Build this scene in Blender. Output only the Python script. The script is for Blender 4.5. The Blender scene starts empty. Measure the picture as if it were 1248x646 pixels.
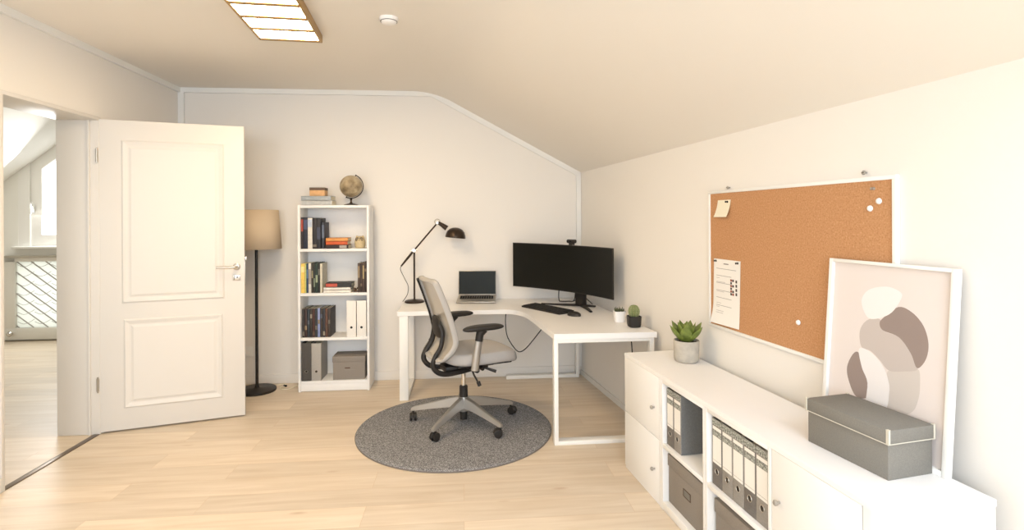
import bpy, bmesh, math, random
from mathutils import Vector, Matrix, noise
R = math.radians
random.seed(7)
scn = bpy.context.scene
COL = scn.collection

# ------------------------------------------------------------------ materials
def lin(c):
    return tuple((v / 12.92 if v <= .04045 else ((v + .055) / 1.055) ** 2.4) for v in [x / 255 for x in c]) + (1,)

def mat(name, rgb, rough=.5, metal=0, bump=0, bscale=60, var=0, vscale=8, alpha=1, spec=.5, coat=0):
    m = bpy.data.materials.new(name); m.use_nodes = True
    nt = m.node_tree; b = nt.nodes['Principled BSDF']
    c = lin(rgb)
    b.inputs['Base Color'].default_value = c
    b.inputs['Roughness'].default_value = rough
    b.inputs['Metallic'].default_value = metal
    b.inputs['Alpha'].default_value = alpha
    b.inputs['Specular IOR Level'].default_value = spec
    b.inputs['Coat Weight'].default_value = coat
    tc = nt.nodes.new('ShaderNodeTexCoord')
    if var:
        n = nt.nodes.new('ShaderNodeTexNoise'); n.inputs['Scale'].default_value = vscale
        n.inputs['Detail'].default_value = 4
        r = nt.nodes.new('ShaderNodeValToRGB')
        r.color_ramp.elements[0].color = tuple(max(0, v * (1 - var)) for v in c[:3]) + (1,)
        r.color_ramp.elements[1].color = tuple(min(1, v * (1 + var)) for v in c[:3]) + (1,)
        r.color_ramp.elements[0].position = .3; r.color_ramp.elements[1].position = .7
        nt.links.new(tc.outputs['Object'], n.inputs['Vector'])
        nt.links.new(n.outputs['Fac'], r.inputs['Fac'])
        nt.links.new(r.outputs['Color'], b.inputs['Base Color'])
    if bump:
        n2 = nt.nodes.new('ShaderNodeTexNoise'); n2.inputs['Scale'].default_value = bscale
        bp = nt.nodes.new('ShaderNodeBump'); bp.inputs['Strength'].default_value = bump
        bp.inputs['Distance'].default_value = .002
        nt.links.new(tc.outputs['Object'], n2.inputs['Vector'])
        nt.links.new(n2.outputs['Fac'], bp.inputs['Height'])
        nt.links.new(bp.outputs['Normal'], b.inputs['Normal'])
    return m

def emis(name, rgb, s):
    m = bpy.data.materials.new(name); m.use_nodes = True
    b = m.node_tree.nodes['Principled BSDF']
    b.inputs['Base Color'].default_value = lin(rgb)
    b.inputs['Emission Color'].default_value = lin(rgb)
    b.inputs['Emission Strength'].default_value = s
    return m

def floor_mat():
    m = bpy.data.materials.new('oak_laminate'); m.use_nodes = True
    nt = m.node_tree; N = nt.nodes; Lk = nt.links
    b = N['Principled BSDF']; tc = N.new('ShaderNodeTexCoord')
    mp = N.new('ShaderNodeMapping'); mp.inputs['Scale'].default_value = (1, 1, 1)
    Lk.new(tc.outputs['Object'], mp.inputs['Vector'])
    br = N.new('ShaderNodeTexBrick')
    br.offset = .37; br.inputs['Scale'].default_value = 1
    br.inputs['Brick Width'].default_value = 1.38; br.inputs['Row Height'].default_value = .193
    br.inputs['Mortar Size'].default_value = .0013; br.inputs['Mortar Smooth'].default_value = .3
    br.inputs['Color1'].default_value = (0, 0, 0, 1); br.inputs['Color2'].default_value = (1, 1, 1, 1)
    br.inputs['Mortar'].default_value = (.5, .5, .5, 1)
    Lk.new(mp.outputs['Vector'], br.inputs['Vector'])
    # grain stretched along the boards, shifted per board
    mp2 = N.new('ShaderNodeMapping'); mp2.inputs['Scale'].default_value = (1.1, 13, 1)
    add = N.new('ShaderNodeVectorMath'); add.operation = 'ADD'
    Lk.new(tc.outputs['Object'], mp2.inputs['Vector'])
    Lk.new(mp2.outputs['Vector'], add.inputs[0]); 
    sc = N.new('ShaderNodeVectorMath'); sc.operation = 'SCALE'; sc.inputs['Scale'].default_value = 9
    Lk.new(br.outputs['Color'], sc.inputs[0]); Lk.new(sc.outputs['Vector'], add.inputs[1])
    g = N.new('ShaderNodeTexNoise'); g.inputs['Scale'].default_value = 1.6; g.inputs['Detail'].default_value = 7
    g.inputs['Distortion'].default_value = .6
    Lk.new(add.outputs['Vector'], g.inputs['Vector'])
    r = N.new('ShaderNodeValToRGB')
    e = r.color_ramp.elements
    e[0].position = .28; e[0].color = lin((216, 197, 171)); e[1].position = .72; e[1].color = lin((234, 219, 198))
    Lk.new(g.outputs['Fac'], r.inputs['Fac'])
    # board to board tone
    mx = N.new('ShaderNodeMixRGB'); mx.blend_type = 'MULTIPLY'; mx.inputs['Fac'].default_value = .14
    Lk.new(r.outputs['Color'], mx.inputs['Color1']); Lk.new(br.outputs['Color'], mx.inputs['Color2'])
    # knots
    mp3 = N.new('ShaderNodeMapping'); mp3.inputs['Scale'].default_value = (1.6, 5.2, 1)
    Lk.new(tc.outputs['Object'], mp3.inputs['Vector'])
    v = N.new('ShaderNodeTexVoronoi'); v.inputs['Scale'].default_value = 1.0
    Lk.new(mp3.outputs['Vector'], v.inputs['Vector'])
    kr = N.new('ShaderNodeValToRGB'); kr.color_ramp.elements[0].position = .02; kr.color_ramp.elements[0].color = (.45, .45, .45, 1)
    kr.color_ramp.elements[1].position = .09; kr.color_ramp.elements[1].color = (0, 0, 0, 1)
    Lk.new(v.outputs['Distance'], kr.inputs['Fac'])
    mx2 = N.new('ShaderNodeMixRGB'); mx2.inputs['Color2'].default_value = lin((176, 138, 96))
    Lk.new(kr.outputs['Color'], mx2.inputs['Fac']); Lk.new(mx.outputs['Color'], mx2.inputs['Color1'])
    mx3 = N.new('ShaderNodeMixRGB'); mx3.inputs['Color2'].default_value = lin((196, 164, 124))
    mm = N.new('ShaderNodeMath'); mm.operation = 'MULTIPLY'; mm.inputs[1].default_value = .55
    Lk.new(br.outputs['Fac'], mm.inputs[0]); Lk.new(mm.outputs[0], mx3.inputs['Fac'])
    Lk.new(mx2.outputs['Color'], mx3.inputs['Color1'])
    Lk.new(mx3.outputs['Color'], b.inputs['Base Color'])
    b.inputs['Roughness'].default_value = .42; b.inputs['Specular IOR Level'].default_value = .35
    return m

def speckle(name, stops, scale, rough, bump, dist=.003, detail=3):
    m = bpy.data.materials.new(name); m.use_nodes = True
    nt = m.node_tree; N = nt.nodes; Lk = nt.links
    b = N['Principled BSDF']; tc = N.new('ShaderNodeTexCoord')
    n = N.new('ShaderNodeTexNoise'); n.inputs['Scale'].default_value = scale; n.inputs['Detail'].default_value = detail
    Lk.new(tc.outputs['Object'], n.inputs['Vector'])
    r = N.new('ShaderNodeValToRGB'); el = r.color_ramp.elements
    el[0].position, el[0].color = stops[0][0], lin(stops[0][1])
    el[1].position, el[1].color = stops[-1][0], lin(stops[-1][1])
    for p, c in stops[1:-1]:
        x = el.new(p); x.color = lin(c)
    Lk.new(n.outputs['Fac'], r.inputs['Fac']); Lk.new(r.outputs['Color'], b.inputs['Base Color'])
    b.inputs['Roughness'].default_value = rough; b.inputs['Specular IOR Level'].default_value = .2
    if bump:
        bp = N.new('ShaderNodeBump'); bp.inputs['Strength'].default_value = bump; bp.inputs['Distance'].default_value = dist
        Lk.new(n.outputs['Fac'], bp.inputs['Height']); Lk.new(bp.outputs['Normal'], b.inputs['Normal'])
    return m

def glass_mat():
    m = bpy.data.materials.new('window_glass'); m.use_nodes = True
    nt = m.node_tree; N = nt.nodes; Lk = nt.links
    for n in list(N): N.remove(n)
    o = N.new('ShaderNodeOutputMaterial'); t = N.new('ShaderNodeBsdfTransparent'); g = N.new('ShaderNodeBsdfGlossy')
    g.inputs['Roughness'].default_value = .02
    mx = N.new('ShaderNodeMixShader'); mx.inputs['Fac'].default_value = .06
    Lk.new(t.outputs[0], mx.inputs[1]); Lk.new(g.outputs[0], mx.inputs[2]); Lk.new(mx.outputs[0], o.inputs['Surface'])
    return m

M = {}
M['wall'] = mat('wall_paint', (239, 234, 226), .85, bump=.12, bscale=180, spec=.2)
M['ceil'] = mat('ceiling_paint', (241, 235, 225), .9, bump=.1, bscale=150, spec=.2)
M['hall'] = mat('hall_paint', (238, 236, 228), .85, spec=.2)
M['trim'] = mat('white_trim', (240, 238, 232), .55, spec=.3)
M['door'] = mat('door_lacquer', (223, 218, 210), .42, spec=.35)
M['floor'] = floor_mat()
M['lam'] = mat('white_laminate', (246, 243, 239), .38, spec=.35, bump=.03, bscale=300)
M['lam2'] = mat('white_melamine', (242, 240, 236), .5, spec=.3)
M['wmetal'] = mat('white_powdercoat', (243, 240, 233), .4, spec=.4)
M['steel'] = mat('brushed_steel', (196, 190, 180), .3, 1)
M['alu'] = mat('grey_aluminium', (176, 172, 166), .38, .75)
M['chrome'] = mat('chrome', (215, 212, 206), .15, 1)
M['blackp'] = mat('black_plastic', (40, 36, 32), .5, spec=.4)
M['blackm'] = mat('black_metal', (38, 33, 28), .42, .2)
M['bronze'] = mat('dark_bronze', (62, 50, 40), .35, .7)
M['screen'] = mat('dark_screen', (18, 18, 14), .3, spec=.25)
M['lscreen'] = mat('laptop_screen', (40, 45, 46), .55, spec=.2)
M['silver'] = mat('laptop_silver', (178, 172, 162), .38, .6)
M['keys'] = mat('black_keys', (28, 26, 24), .6)
M['rug'] = speckle('rug_pile', [(.34, (86, 86, 88)), (.5, (132, 131, 132)), (.66, (184, 183, 182))], 170, 1, .6, .008, 5)
M['rugedge'] = mat('rug_binding', (120, 112, 106), .9, bump=.3)
M['cork'] = speckle('cork', [(.3, (176, 126, 84)), (.45, (192, 142, 100)), (.6, (198, 149, 106)), (.78, (214, 172, 132))], 150, .95, .3, .002, 6)
M['seat'] = mat('grey_seat_fabric', (178, 174, 170), .95, bump=.5, bscale=500, var=.06, vscale=300, spec=.15)
M['meshf'] = mat('light_grey_frame', (178, 173, 166), .6)
M['net'] = mat('beige_grey_mesh', (186, 177, 163), .9, alpha=.75, spec=.1, bump=.4, bscale=600)
M['boxg'] = mat('grey_board', (130, 126, 118), .85, bump=.5, bscale=400, var=.06, vscale=200, spec=.15)
M['boxd'] = mat('warm_grey_board', (146, 138, 129), .85, bump=.4, bscale=400, var=.05, vscale=160, spec=.15)
M['binder_d'] = mat('dark_grey_binder', (114, 108, 102), .75, var=.12, vscale=120)
M['binder_l'] = mat('light_grey_binder', (150, 144, 136), .75, var=.1, vscale=120)
M['binder_b'] = mat('blue_grey_cover', (112, 113, 112), .75, var=.1, vscale=120)
M['binder_dk'] = mat('charcoal_binder', (78, 74, 70), .75, var=.12, vscale=120)
M['binder_lt'] = mat('pale_grey_binder', (172, 167, 159), .75, var=.08, vscale=120)
M['base'] = mat('baseboard_paint', (237, 232, 224), .6, spec=.3)
M['marble'] = speckle('marbled_paper', [(.35, (92, 94, 88)), (.5, (150, 151, 142)), (.65, (198, 198, 188))], 160, .8, 0)
M['paper'] = mat('white_paper', (240, 236, 228), .8, spec=.1)
M['cream'] = mat('cream_paper', (240, 232, 208), .8, spec=.1)
M['ink'] = mat('grey_ink', (150, 144, 136), .9)
M['redink'] = mat('red_brown_print', (150, 84, 62), .9)
M['dkink'] = mat('dark_print', (84, 72, 66), .9)
M['shade'] = mat('linen_shade', (212, 192, 164), .9, bump=.4, bscale=500, spec=.1)
M['concrete'] = mat('concrete', (186, 178, 164), .85, bump=.5, bscale=50, var=.12, vscale=25, spec=.2)
M['leaf'] = mat('succulent_green', (112, 126, 54), .45, var=.3, vscale=30)
M['leafd'] = mat('tiny_leaves', (88, 92, 62), .6, var=.3, vscale=60)
M['cactus'] = mat('cactus_green', (128, 136, 86), .7, var=.2, vscale=90)
M['soil'] = mat('soil', (58, 46, 36), .95, bump=.8, bscale=120)
M['globe'] = speckle('antique_globe', [(.34, (120, 104, 80)), (.46, (164, 146, 116)), (.54, (190, 174, 144)), (.66, (146, 126, 98))], 9, .4, 0, detail=6)
M['owl'] = mat('owl_cream', (204, 184, 142), .6, var=.12, vscale=60)
M['brown'] = mat('brown_cardboard', (206, 162, 110), .8)
M['darkbrown'] = mat('dark_brown', (92, 70, 54), .7)
M['rib'] = mat('light_ribbon_trim', (206, 200, 184), .7)
M['lampwood'] = mat('lamp_frame_brass', (176, 140, 84), .4, .3)
M['glow'] = emis('ceiling_light_panel', (255, 226, 184), 36.0)
M['glass'] = glass_mat()
def frost():
    m = bpy.data.materials.new('lattice_glass'); m.use_nodes = True
    nt = m.node_tree; N = nt.nodes; b = N['Principled BSDF']; o = N['Material Output']
    b.inputs['Base Color'].default_value = lin((236, 240, 236)); b.inputs['Roughness'].default_value = .3
    t = N.new('ShaderNodeBsdfTranslucent'); t.inputs['Color'].default_value = (.9, .9, .85, 1)
    x = N.new('ShaderNodeMixShader'); x.inputs['Fac'].default_value = .7
    nt.links.new(b.outputs[0], x.inputs[1]); nt.links.new(t.outputs[0], x.inputs[2]); nt.links.new(x.outputs[0], o.inputs['Surface'])
    return m
M['frost'] = frost()
M['gold'] = mat('hinge_metal', (176, 170, 158), .3, .9)
M['art_bg'] = mat('art_background', (226, 216, 210), .85)
M['art_white'] = mat('art_white', (236, 231, 228), .85)
M['art_brown'] = mat('art_brown', (150, 134, 126), .85)
M['art_taupe'] = mat('art_taupe', (196, 185, 178), .85)
M['art_light'] = mat('art_light_taupe', (207, 198, 190), .85)
M['threshold'] = mat('threshold_metal', (120, 106, 90), .35, .8)

# ------------------------------------------------------------------ mesh helpers
class MB:
    def __init__(s): s.bm = bmesh.new(); s.mats = []; s.cur = 0
    def m(s, k):
        if k not in s.mats: s.mats.append(k)
        s.cur = s.mats.index(k); return s
    def _tag(s, fs):
        for f in fs: f.material_index = s.cur
    def poly(s, pts):
        vs = [s.bm.verts.new(p) for p in pts]; f = s.bm.faces.new(vs); f.material_index = s.cur; return s
    def box(s, x0, x1, y0, y1, z0, z1, bev=0, rot=None, seg=2):
        x0, x1 = min(x0, x1), max(x0, x1); y0, y1 = min(y0, y1), max(y0, y1); z0, z1 = min(z0, z1), max(z0, z1)
        r = bmesh.ops.create_cube(s.bm, size=1)
        vs = r['verts']
        for v in vs: v.co = Vector(((x0 + x1) / 2 + v.co.x * (x1 - x0), (y0 + y1) / 2 + v.co.y * (y1 - y0), (z0 + z1) / 2 + v.co.z * (z1 - z0)))
        fs = list({f for v in vs for f in v.link_faces})
        s._tag(fs)
        if bev:
            es = list({e for v in vs for e in v.link_edges})
            rr = bmesh.ops.bevel(s.bm, geom=es, offset=bev, segments=seg, affect='EDGES', profile=.5)
            s._tag(rr['faces']); vs = list({v for f in rr['faces'] for v in f.verts} | {v for v in vs if v.is_valid})
            allf = {f for v in vs for f in v.link_faces}; s._tag(allf)
            vs = list({v for f in allf for v in f.verts})
        if rot is not None:
            for v in vs: v.co = rot @ v.co
        return s
    def prism(s, pts, d, off=None):          # planar polygon pts (3D) swept by vector d
        d = Vector(d)
        a = [s.bm.verts.new(Vector(p)) for p in pts]; b = [s.bm.verts.new(Vector(p) + d) for p in pts]
        n = len(a); fs = [s.bm.faces.new(a), s.bm.faces.new(b[::-1])]
        for i in range(n): fs.append(s.bm.faces.new([a[i], b[i], b[(i + 1) % n], a[(i + 1) % n]][::-1]))
        s._tag(fs); return s
    def tube(s, pts, r, seg=10, cap=True, flat=1.0, up=None):
        pts = [Vector(p) for p in pts]; n = len(pts)
        rs = r if isinstance(r, (list, tuple)) else [r] * n
        tang = []
        for i in range(n):
            t = (pts[min(i + 1, n - 1)] - pts[max(i - 1, 0)]); tang.append(t.normalized())
        u = Vector(up) if up else (Vector((0, 0, 1)) if abs(tang[0].z) < .9 else Vector((1, 0, 0)))
        rings = []
        for i in range(n):
            t = tang[i]; u = (u - t * u.dot(t))
            if u.length < 1e-6: u = t.orthogonal()
            u.normalize(); w = t.cross(u)
            rings.append([s.bm.verts.new(pts[i] + (u * math.cos(2 * math.pi * k / seg) * flat + w * math.sin(2 * math.pi * k / seg)) * rs[i]) for k in range(seg)])
        fs = []
        for i in range(n - 1):
            for k in range(seg):
                fs.append(s.bm.faces.new([rings[i][k], rings[i + 1][k], rings[i + 1][(k + 1) % seg], rings[i][(k + 1) % seg]]))
        for f in fs: f.smooth = True
        if cap:
            fs.append(s.bm.faces.new(rings[0])); fs.append(s.bm.faces.new(rings[-1][::-1]))
        s._tag(fs); return s
    def lathe(s, prof, seg=28, c=(0, 0, 0), mtx=None, smooth=True, sq=None):
        # prof: (r,z) list bottom->top; sq: superellipse exponent for rounded squares
        c = Vector(c); rings = []
        for r, z in prof:
            ring = []
            if r < 1e-6:
                p = Vector((0, 0, z)); ring = [s.bm.verts.new((mtx @ p if mtx else p) + c)]
            else:
                for k in range(seg):
                    a = 2 * math.pi * k / seg; ca, sa = math.cos(a), math.sin(a)
                    q = 1
                    if sq: q = 1 / (abs(ca) ** sq + abs(sa) ** sq) ** (1 / sq)
                    p = Vector((r * q * ca, r * q * sa, z)); ring.append(s.bm.verts.new((mtx @ p if mtx else p) + c))
            rings.append(ring)
        fs = []
        for a, b in zip(rings, rings[1:]):
            for k in range(seg):
                k2 = (k + 1) % seg
                if len(a) == 1 and len(b) == 1: continue
                if len(a) == 1: fs.append(s.bm.faces.new([a[0], b[k2], b[k]]))
                elif len(b) == 1: fs.append(s.bm.faces.new([a[k], a[k2], b[0]]))
                else: fs.append(s.bm.faces.new([a[k], a[k2], b[k2], b[k]]))
        if len(rings[0]) > 1: fs.append(s.bm.faces.new(rings[0][::-1]))
        if len(rings[-1]) > 1: fs.append(s.bm.faces.new(rings[-1]))
        for f in fs: f.smooth = smooth
        s._tag(fs); return s
    def grid(s, fn, nu, nv, closed=False):
        g = [[s.bm.verts.new(fn(i / (nu - 1), j / (nv - 1))) for j in range(nv)] for i in range(nu)]
        for i in range(nu - 1):
            for j in range(nv - 1):
                f = s.bm.faces.new([g[i][j], g[i + 1][j], g[i + 1][j + 1], g[i][j + 1]]); f.smooth = True; f.material_index = s.cur
        return s
    def xf(s, mtx):
        bmesh.ops.transform(s.bm, matrix=mtx, verts=s.bm.verts); return s
    def build(s, name, parent=None, autosmooth=True, mods=None):
        bmesh.ops.recalc_face_normals(s.bm, faces=s.bm.faces)
        me = bpy.data.meshes.new(name); s.bm.to_mesh(me); s.bm.free()
        for k in s.mats: me.materials.append(M[k])
        o = bpy.data.objects.new(name, me); COL.objects.link(o)
        if autosmooth:
            for p in me.polygons: p.use_smooth = True
            try: me.set_sharp_from_angle(angle=R(38))
            except Exception: pass
        if parent: o.parent = parent
        return o

def B(k): return MB().m(k)
def tag(o, label, cat, group=None, kind=None):
    if label: o['label'] = label
    if cat: o['category'] = cat
    if group: o['group'] = group
    if kind: o['kind'] = kind
    return o
def thing(name, label, cat, loc=(0, 0, 0), rz=0, group=None):
    o = bpy.data.objects.new(name, None); COL.objects.link(o)
    o.location = loc; o.rotation_euler = (0, 0, rz); o.empty_display_size = .1
    return tag(o, label, cat, group)
def struct(o): o['kind'] = 'structure'; return o
def catmull(pts, n=6, closed=False):
    pts = [Vector(p) for p in pts]; out = []; N = len(pts)
    rng = range(N) if closed else range(N - 1)
    for i in rng:
        g = (lambda k: pts[k % N]) if closed else (lambda k: pts[max(0, min(N - 1, k))])
        p0, p1, p2, p3 = g(i - 1), g(i), g(i + 1), g(i + 2)
        for j in range(n):
            t = j / n
            out.append(.5 * ((2 * p1) + (-p0 + p2) * t + (2 * p0 - 5 * p1 + 4 * p2 - p3) * t * t + (-p0 + 3 * p1 - 3 * p2 + p3) * t ** 3))
    if not closed: out.append(pts[-1])
    return out
def dup(o, loc=None, rz=None, label=None, parent=None):
    c = o.copy(); COL.objects.link(c)
    if parent: c.parent = parent
    if loc is not None: c.location = loc
    if rz is not None: c.rotation_euler[2] = rz
    if label: c['label'] = label
    for ch in [x for x in bpy.data.objects if x.parent == o]: dup(ch, parent=c)
    return c

# ------------------------------------------------------------------ room
YB = 5.17; XL = -2.56; YR = -2.8; ZC = 2.71; ZK = 1.95
SL = .118; TH = math.atan(SL)
def wx(y): return 1.14 + SL * (YB - y)      # face of the right-hand wall
def kx(y): return -.27 + SL * (YB - y)      # fold between flat and sloping ceiling

f = B('floor'); f.poly([(-7.3, YR - .2, 0), (wx(YR) + .3, YR - .2, 0), (wx(7.6) + .6, 7.6, 0), (-7.3, 7.6, 0)])
f.prism([(-7.3, YR - .2, -.05), (wx(YR) + .3, YR - .2, -.05), (wx(7.6) + .6, 7.6, -.05), (-7.3, 7.6, -.05)], (0, 0, .049))
struct(f.build('floor', autosmooth=False))

OY0, OY1, OZ = 3.262, 4.06, 2.215      # doorway in the left wall
w = B('wall')
w.box(XL - .26, XL, YR, OY0, 0, ZC); w.box(XL - .26, XL, OY1, YB + .15, 0, ZC); w.box(XL - .26, XL, OY0, OY1, OZ, ZC)
struct(w.build('wall_left', autosmooth=False))
w = B('wall'); w.prism([(XL, YB, 0), (wx(YB), YB, 0), (wx(YB), YB, ZK), (kx(YB), YB, ZC), (XL, YB, ZC)], (0, .15, 0))
struct(w.build('wall_back', autosmooth=False))
w = B('wall'); w.prism([(wx(YB + .15), YB + .15, 0), (wx(YR), YR, 0), (wx(YR), YR, ZK), (wx(YB + .15), YB + .15, ZK)], (.2, 0, 0))
struct(w.build('wall_right', autosmooth=False))
# rear wall with two tall windows, behind the camera
w = B('wall'); y0, y1 = YR - .2, YR
WIN = [(-2.1, -.75), (-.3, 1.05)]; WZ0, WZ1 = .9, 2.48
xs = [XL, WIN[0][0], WIN[0][1], WIN[1][0], WIN[1][1], wx(YR)]
for a, b in ((0, 1), (2, 3), (4, 5)): w.box(xs[a], xs[b], y0, y1, 0, ZK)
for a, b in WIN: w.box(a, b, y0, y1, 0, WZ0)
w.prism([(xs[1], y1, WZ1), (xs[2], y1, WZ1), (xs[2], y1, ZK), (xs[1], y1, ZK)][::-1], (0, -.2, 0)) if WZ1 < ZK else None
w.prism([(XL, y1, max(ZK, WZ1)), (wx(YR) - (WZ1 - ZK) * (wx(YR) - kx(YR)) / (ZC - ZK), y1, max(ZK, WZ1)), (kx(YR), y1, ZC), (XL, y1, ZC)], (0, -.2, 0))
w.box(XL, WIN[0][0], y0, y1, ZK, WZ1); w.box(WIN[0][1], WIN[1][0], y0, y1, ZK, WZ1); w.box(WIN[1][1], 1.7, y0, y1, ZK, WZ1)
struct(w.build('wall_rear', autosmooth=False))
# ceiling: flat part and slope; the slope carries a roof window beside the camera
c = B('ceil')
FR = .22      # the fold is plastered over in a soft curve
c.prism([(XL - .26, YR - .2, ZC), (kx(YR - .2) - FR, YR - .2, ZC), (kx(YB + .15) - FR, YB + .15, ZC), (XL - .26, YB + .15, ZC)], (0, 0, .12))
dv = Vector((.06, 0, .12))
def slope(y, t): return Vector((kx(y) + (wx(y) - kx(y)) * t, y, ZC + (ZK - ZC) * t))
SK = (-.75, .75, .25, .80)
def spatch(ya, yb, ta, tb): c.prism([slope(ya, ta), slope(ya, tb), slope(yb, tb), slope(yb, ta)], dv)
T0 = FR / math.hypot(wx(0) - kx(0), ZC - ZK)
def fold(y, k):
    u = k / 10; a_ = Vector((kx(y) - FR, y, ZC)); b_ = Vector((kx(y), y, ZC)); c_ = slope(y, T0)
    return a_ * (1 - u) ** 2 + b_ * 2 * u * (1 - u) + c_ * u * u
fv0 = [c.bm.verts.new(fold(YR - .2, k)) for k in range(11)]; fv1 = [c.bm.verts.new(fold(YB + .15, k)) for k in range(11)]
for k in range(10): c.bm.faces.new([fv0[k], fv0[k + 1], fv1[k + 1], fv1[k]]).smooth = True
c.poly([(kx(YR - .2) - FR - .01, YR - .2, ZC + .06), (kx(YR - .2) + .3, YR - .2, ZC + .06), (kx(YB + .15) + .3, YB + .15, ZC + .06), (kx(YB + .15) - FR - .01, YB + .15, ZC + .06)])
spatch(SK[1], YB + .15, T0, 1.03); spatch(YR - .2, SK[0], T0, 1.03); spatch(SK[0], SK[1], T0, SK[2]); spatch(SK[0], SK[1], SK[3], 1.03)
struct(c.build('ceiling', autosmooth=False))
# window frames
def wframe(name, o, ex, ez, W, H, mull=True):   # o corner, ex/ez unit vectors
    ex, ez = Vector(ex).normalized(), Vector(ez).normalized(); n = ex.cross(ez)
    mtx = Matrix.Translation(o) @ Matrix((ex, n, ez)).transposed().to_4x4()
    t = thing(name, None, None); t['kind'] = 'structure'
    fr = B('trim'); t_ = .07
    fr.box(0, W, -.03, .03, 0, t_, .006); fr.box(0, W, -.03, .03, H - t_, H, .006); fr.box(0, t_, -.03, .03, t_, H - t_, .006); fr.box(W - t_, W, -.03, .03, t_, H - t_, .006)
    if mull: fr.box(W / 2 - .035, W / 2 + .035, -.03, .03, t_, H - t_, .006)
    fr.xf(mtx).build('window_frame', t)
    g = B('glass'); g.box(t_, W - t_, -.004, .004, t_, H - t_); g.xf(mtx).build('window_pane', t, autosmooth=False)
    return t
for i, (a, b) in enumerate(WIN): wframe('window_%d' % (i + 1), Vector((a, YR - .1, WZ0)), (1, 0, 0), (0, 0, 1), b - a, WZ1 - WZ0)
p0 = slope(SK[0], SK[3]) + dv * .5; p1 = slope(SK[0], SK[2]) + dv * .5
wframe('window_3', slope(SK[0], SK[3]) + dv * .5, slope(SK[1], SK[3]) - slope(SK[0], SK[3]), p1 - p0, (slope(SK[1], SK[3]) - slope(SK[0], SK[3])).length, (p1 - p0).length, False)

# ceiling and corner trims
TW = .045
t = B('trim')
t.box(XL, kx(YB) + .006, YB - .022, YB - .001, ZC - TW, ZC)
d = (slope(YB, 1) - slope(YB, 0)); d.normalize(); nrm = Vector((d.z, 0, -d.x))
if nrm.z > 0: nrm = -nrm
a = slope(YB, 0); b = slope(YB, 1)
t.prism([a + Vector((0, -.022, 0)), b + Vector((0, -.022, 0)), b + nrm * TW + Vector((0, -.022, 0)), a + nrm * TW + Vector((-.01, -.022, 0))], (0, .021, 0))
struct(t.build('trim_1', autosmooth=False))
t = B('trim'); t.prism([(wx(YB) - TW, YB - .022, .08), (wx(YB), YB - .022, .08), (wx(YB), YB - .022, ZK - .02), (wx(YB) - TW, YB - .022, ZK + .02)], (0, .021, 0))
struct(t.build('trim_2', autosmooth=False))
t = B('trim'); t.box(XL, XL + .05, YB - .022, YB - .001, .08, ZC - TW); t.box(XL + .001, XL + .022, OY1 + .12, YB - .022, ZC - TW, ZC)
t.box(XL + .001, XL + .022, YR, OY1 + .12, ZC - TW, ZC); struct(t.build('trim_3', autosmooth=False))
# baseboards
t = B('base'); t.box(XL, wx(YB) - .005, YB - .014, YB - .001, 0, .085, .003); struct(t.build('baseboard_back'))
t = B('base'); t.prism([(wx(YB) - .014, YB - .015, 0), (wx(YB) - .001, YB - .015, 0), (wx(YR) - .001, YR + .005, 0), (wx(YR) - .014, YR + .005, 0)], (0, 0, .045)); struct(t.build('baseboard_right'))
t = B('base'); t.box(XL + .001, XL + .014, OY1 + .025, YB - .015, 0, .085, .003); t.box(XL + .001, XL + .014, YR, OY0 - .024, 0, .085, .003); struct(t.build('baseboard_left'))

# doorway lining, casing, threshold
t = B('door')
LX = XL - .27
t.box(LX, XL + .012, OY1 - .003, OY1 + .022, 0, OZ - .0, .003); t.box(LX, XL + .012, OY0 - .022, OY0 + .003, 0, OZ, .003); t.box(LX, XL + .012, OY0 - .022, OY1 + .022, OZ - .003, OZ + .022, .003)
t.box(XL - .06, XL - .045, OY1 - .014, OY1 - .001, 0, OZ - .003, .002)
struct(t.build('trim_4'))
t = B('threshold'); t.box(XL - .03, XL + .01, OY0 + .004, OY1 - .004, 0, .005, .002); struct(t.build('trim_5'))

# hall beyond the doorway
t = B('hall'); t.box(-7.15, -7.0, 1.3, 7.55, 0, 3.05); struct(t.build('wall_hall_left', autosmooth=False))
hs = lambda x: 1.972 + .785 * (x + 5.82)
HX0, HX1, HZ0 = -5.61, -4.55, 1.19
t = B('hall')
t.box(-7.0, HX0, 7.4, 7.55, 0, 2.1); t.box(HX1, XL - .26, 7.4, 7.55, 0, 3.05)
t.box(HX0, HX1, 7.4, 7.55, 0, .165); t.box(HX0, HX1, 7.4, 7.55, 1.0, HZ0)
t.prism([(-7.0, 7.4, 2.1), (HX0, 7.4, 2.1), (HX0, 7.4, 3.05), (-7.0, 7.4, 3.05)], (0, .15, 0))
t.prism([(HX0, 7.4, hs(HX0) + .0), (-4.98, 7.4, hs(-4.98)), (HX1, 7.4, hs(-4.98)), (HX1, 7.4, 3.05), (HX0, 7.4, 3.05)], (0, .15, 0))
struct(t.build('wall_hall_far', autosmooth=False))
t = B('hall'); t.box(-7.15, XL - .26, 1.15, 1.3, 0, 3.05); struct(t.build('wall_hall_near', autosmooth=False))
t = B('hall'); t.box(XL - .26, XL - .1, YB + .16, 7.55, 0, 3.05); t.box(XL - .26, XL - .1, 1.15, 7.55, ZC + .13, 3.05); struct(t.build('wall_hall_right', autosmooth=False))
t = B('hall')
t.prism([(-7.15, 1.3, hs(-7.15)), (-4.45, 1.3, hs(-4.45)), (-4.45, 7.4, hs(-4.45)), (-7.15, 7.4, hs(-7.15))], (-.1, 0, .12))
t.box(-4.46, XL - .1, 1.15, 7.55, 3.04, 3.15); t.box(-7.15, -4.4, 1.15, 7.55, 3.16, 3.25)
struct(t.build('ceiling_hall', autosmooth=False))
t = B('hall'); t.box(-7.0, XL - .27, 7.385, 7.399, 0, .06, .003); struct(t.build('baseboard_hall'))
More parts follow.
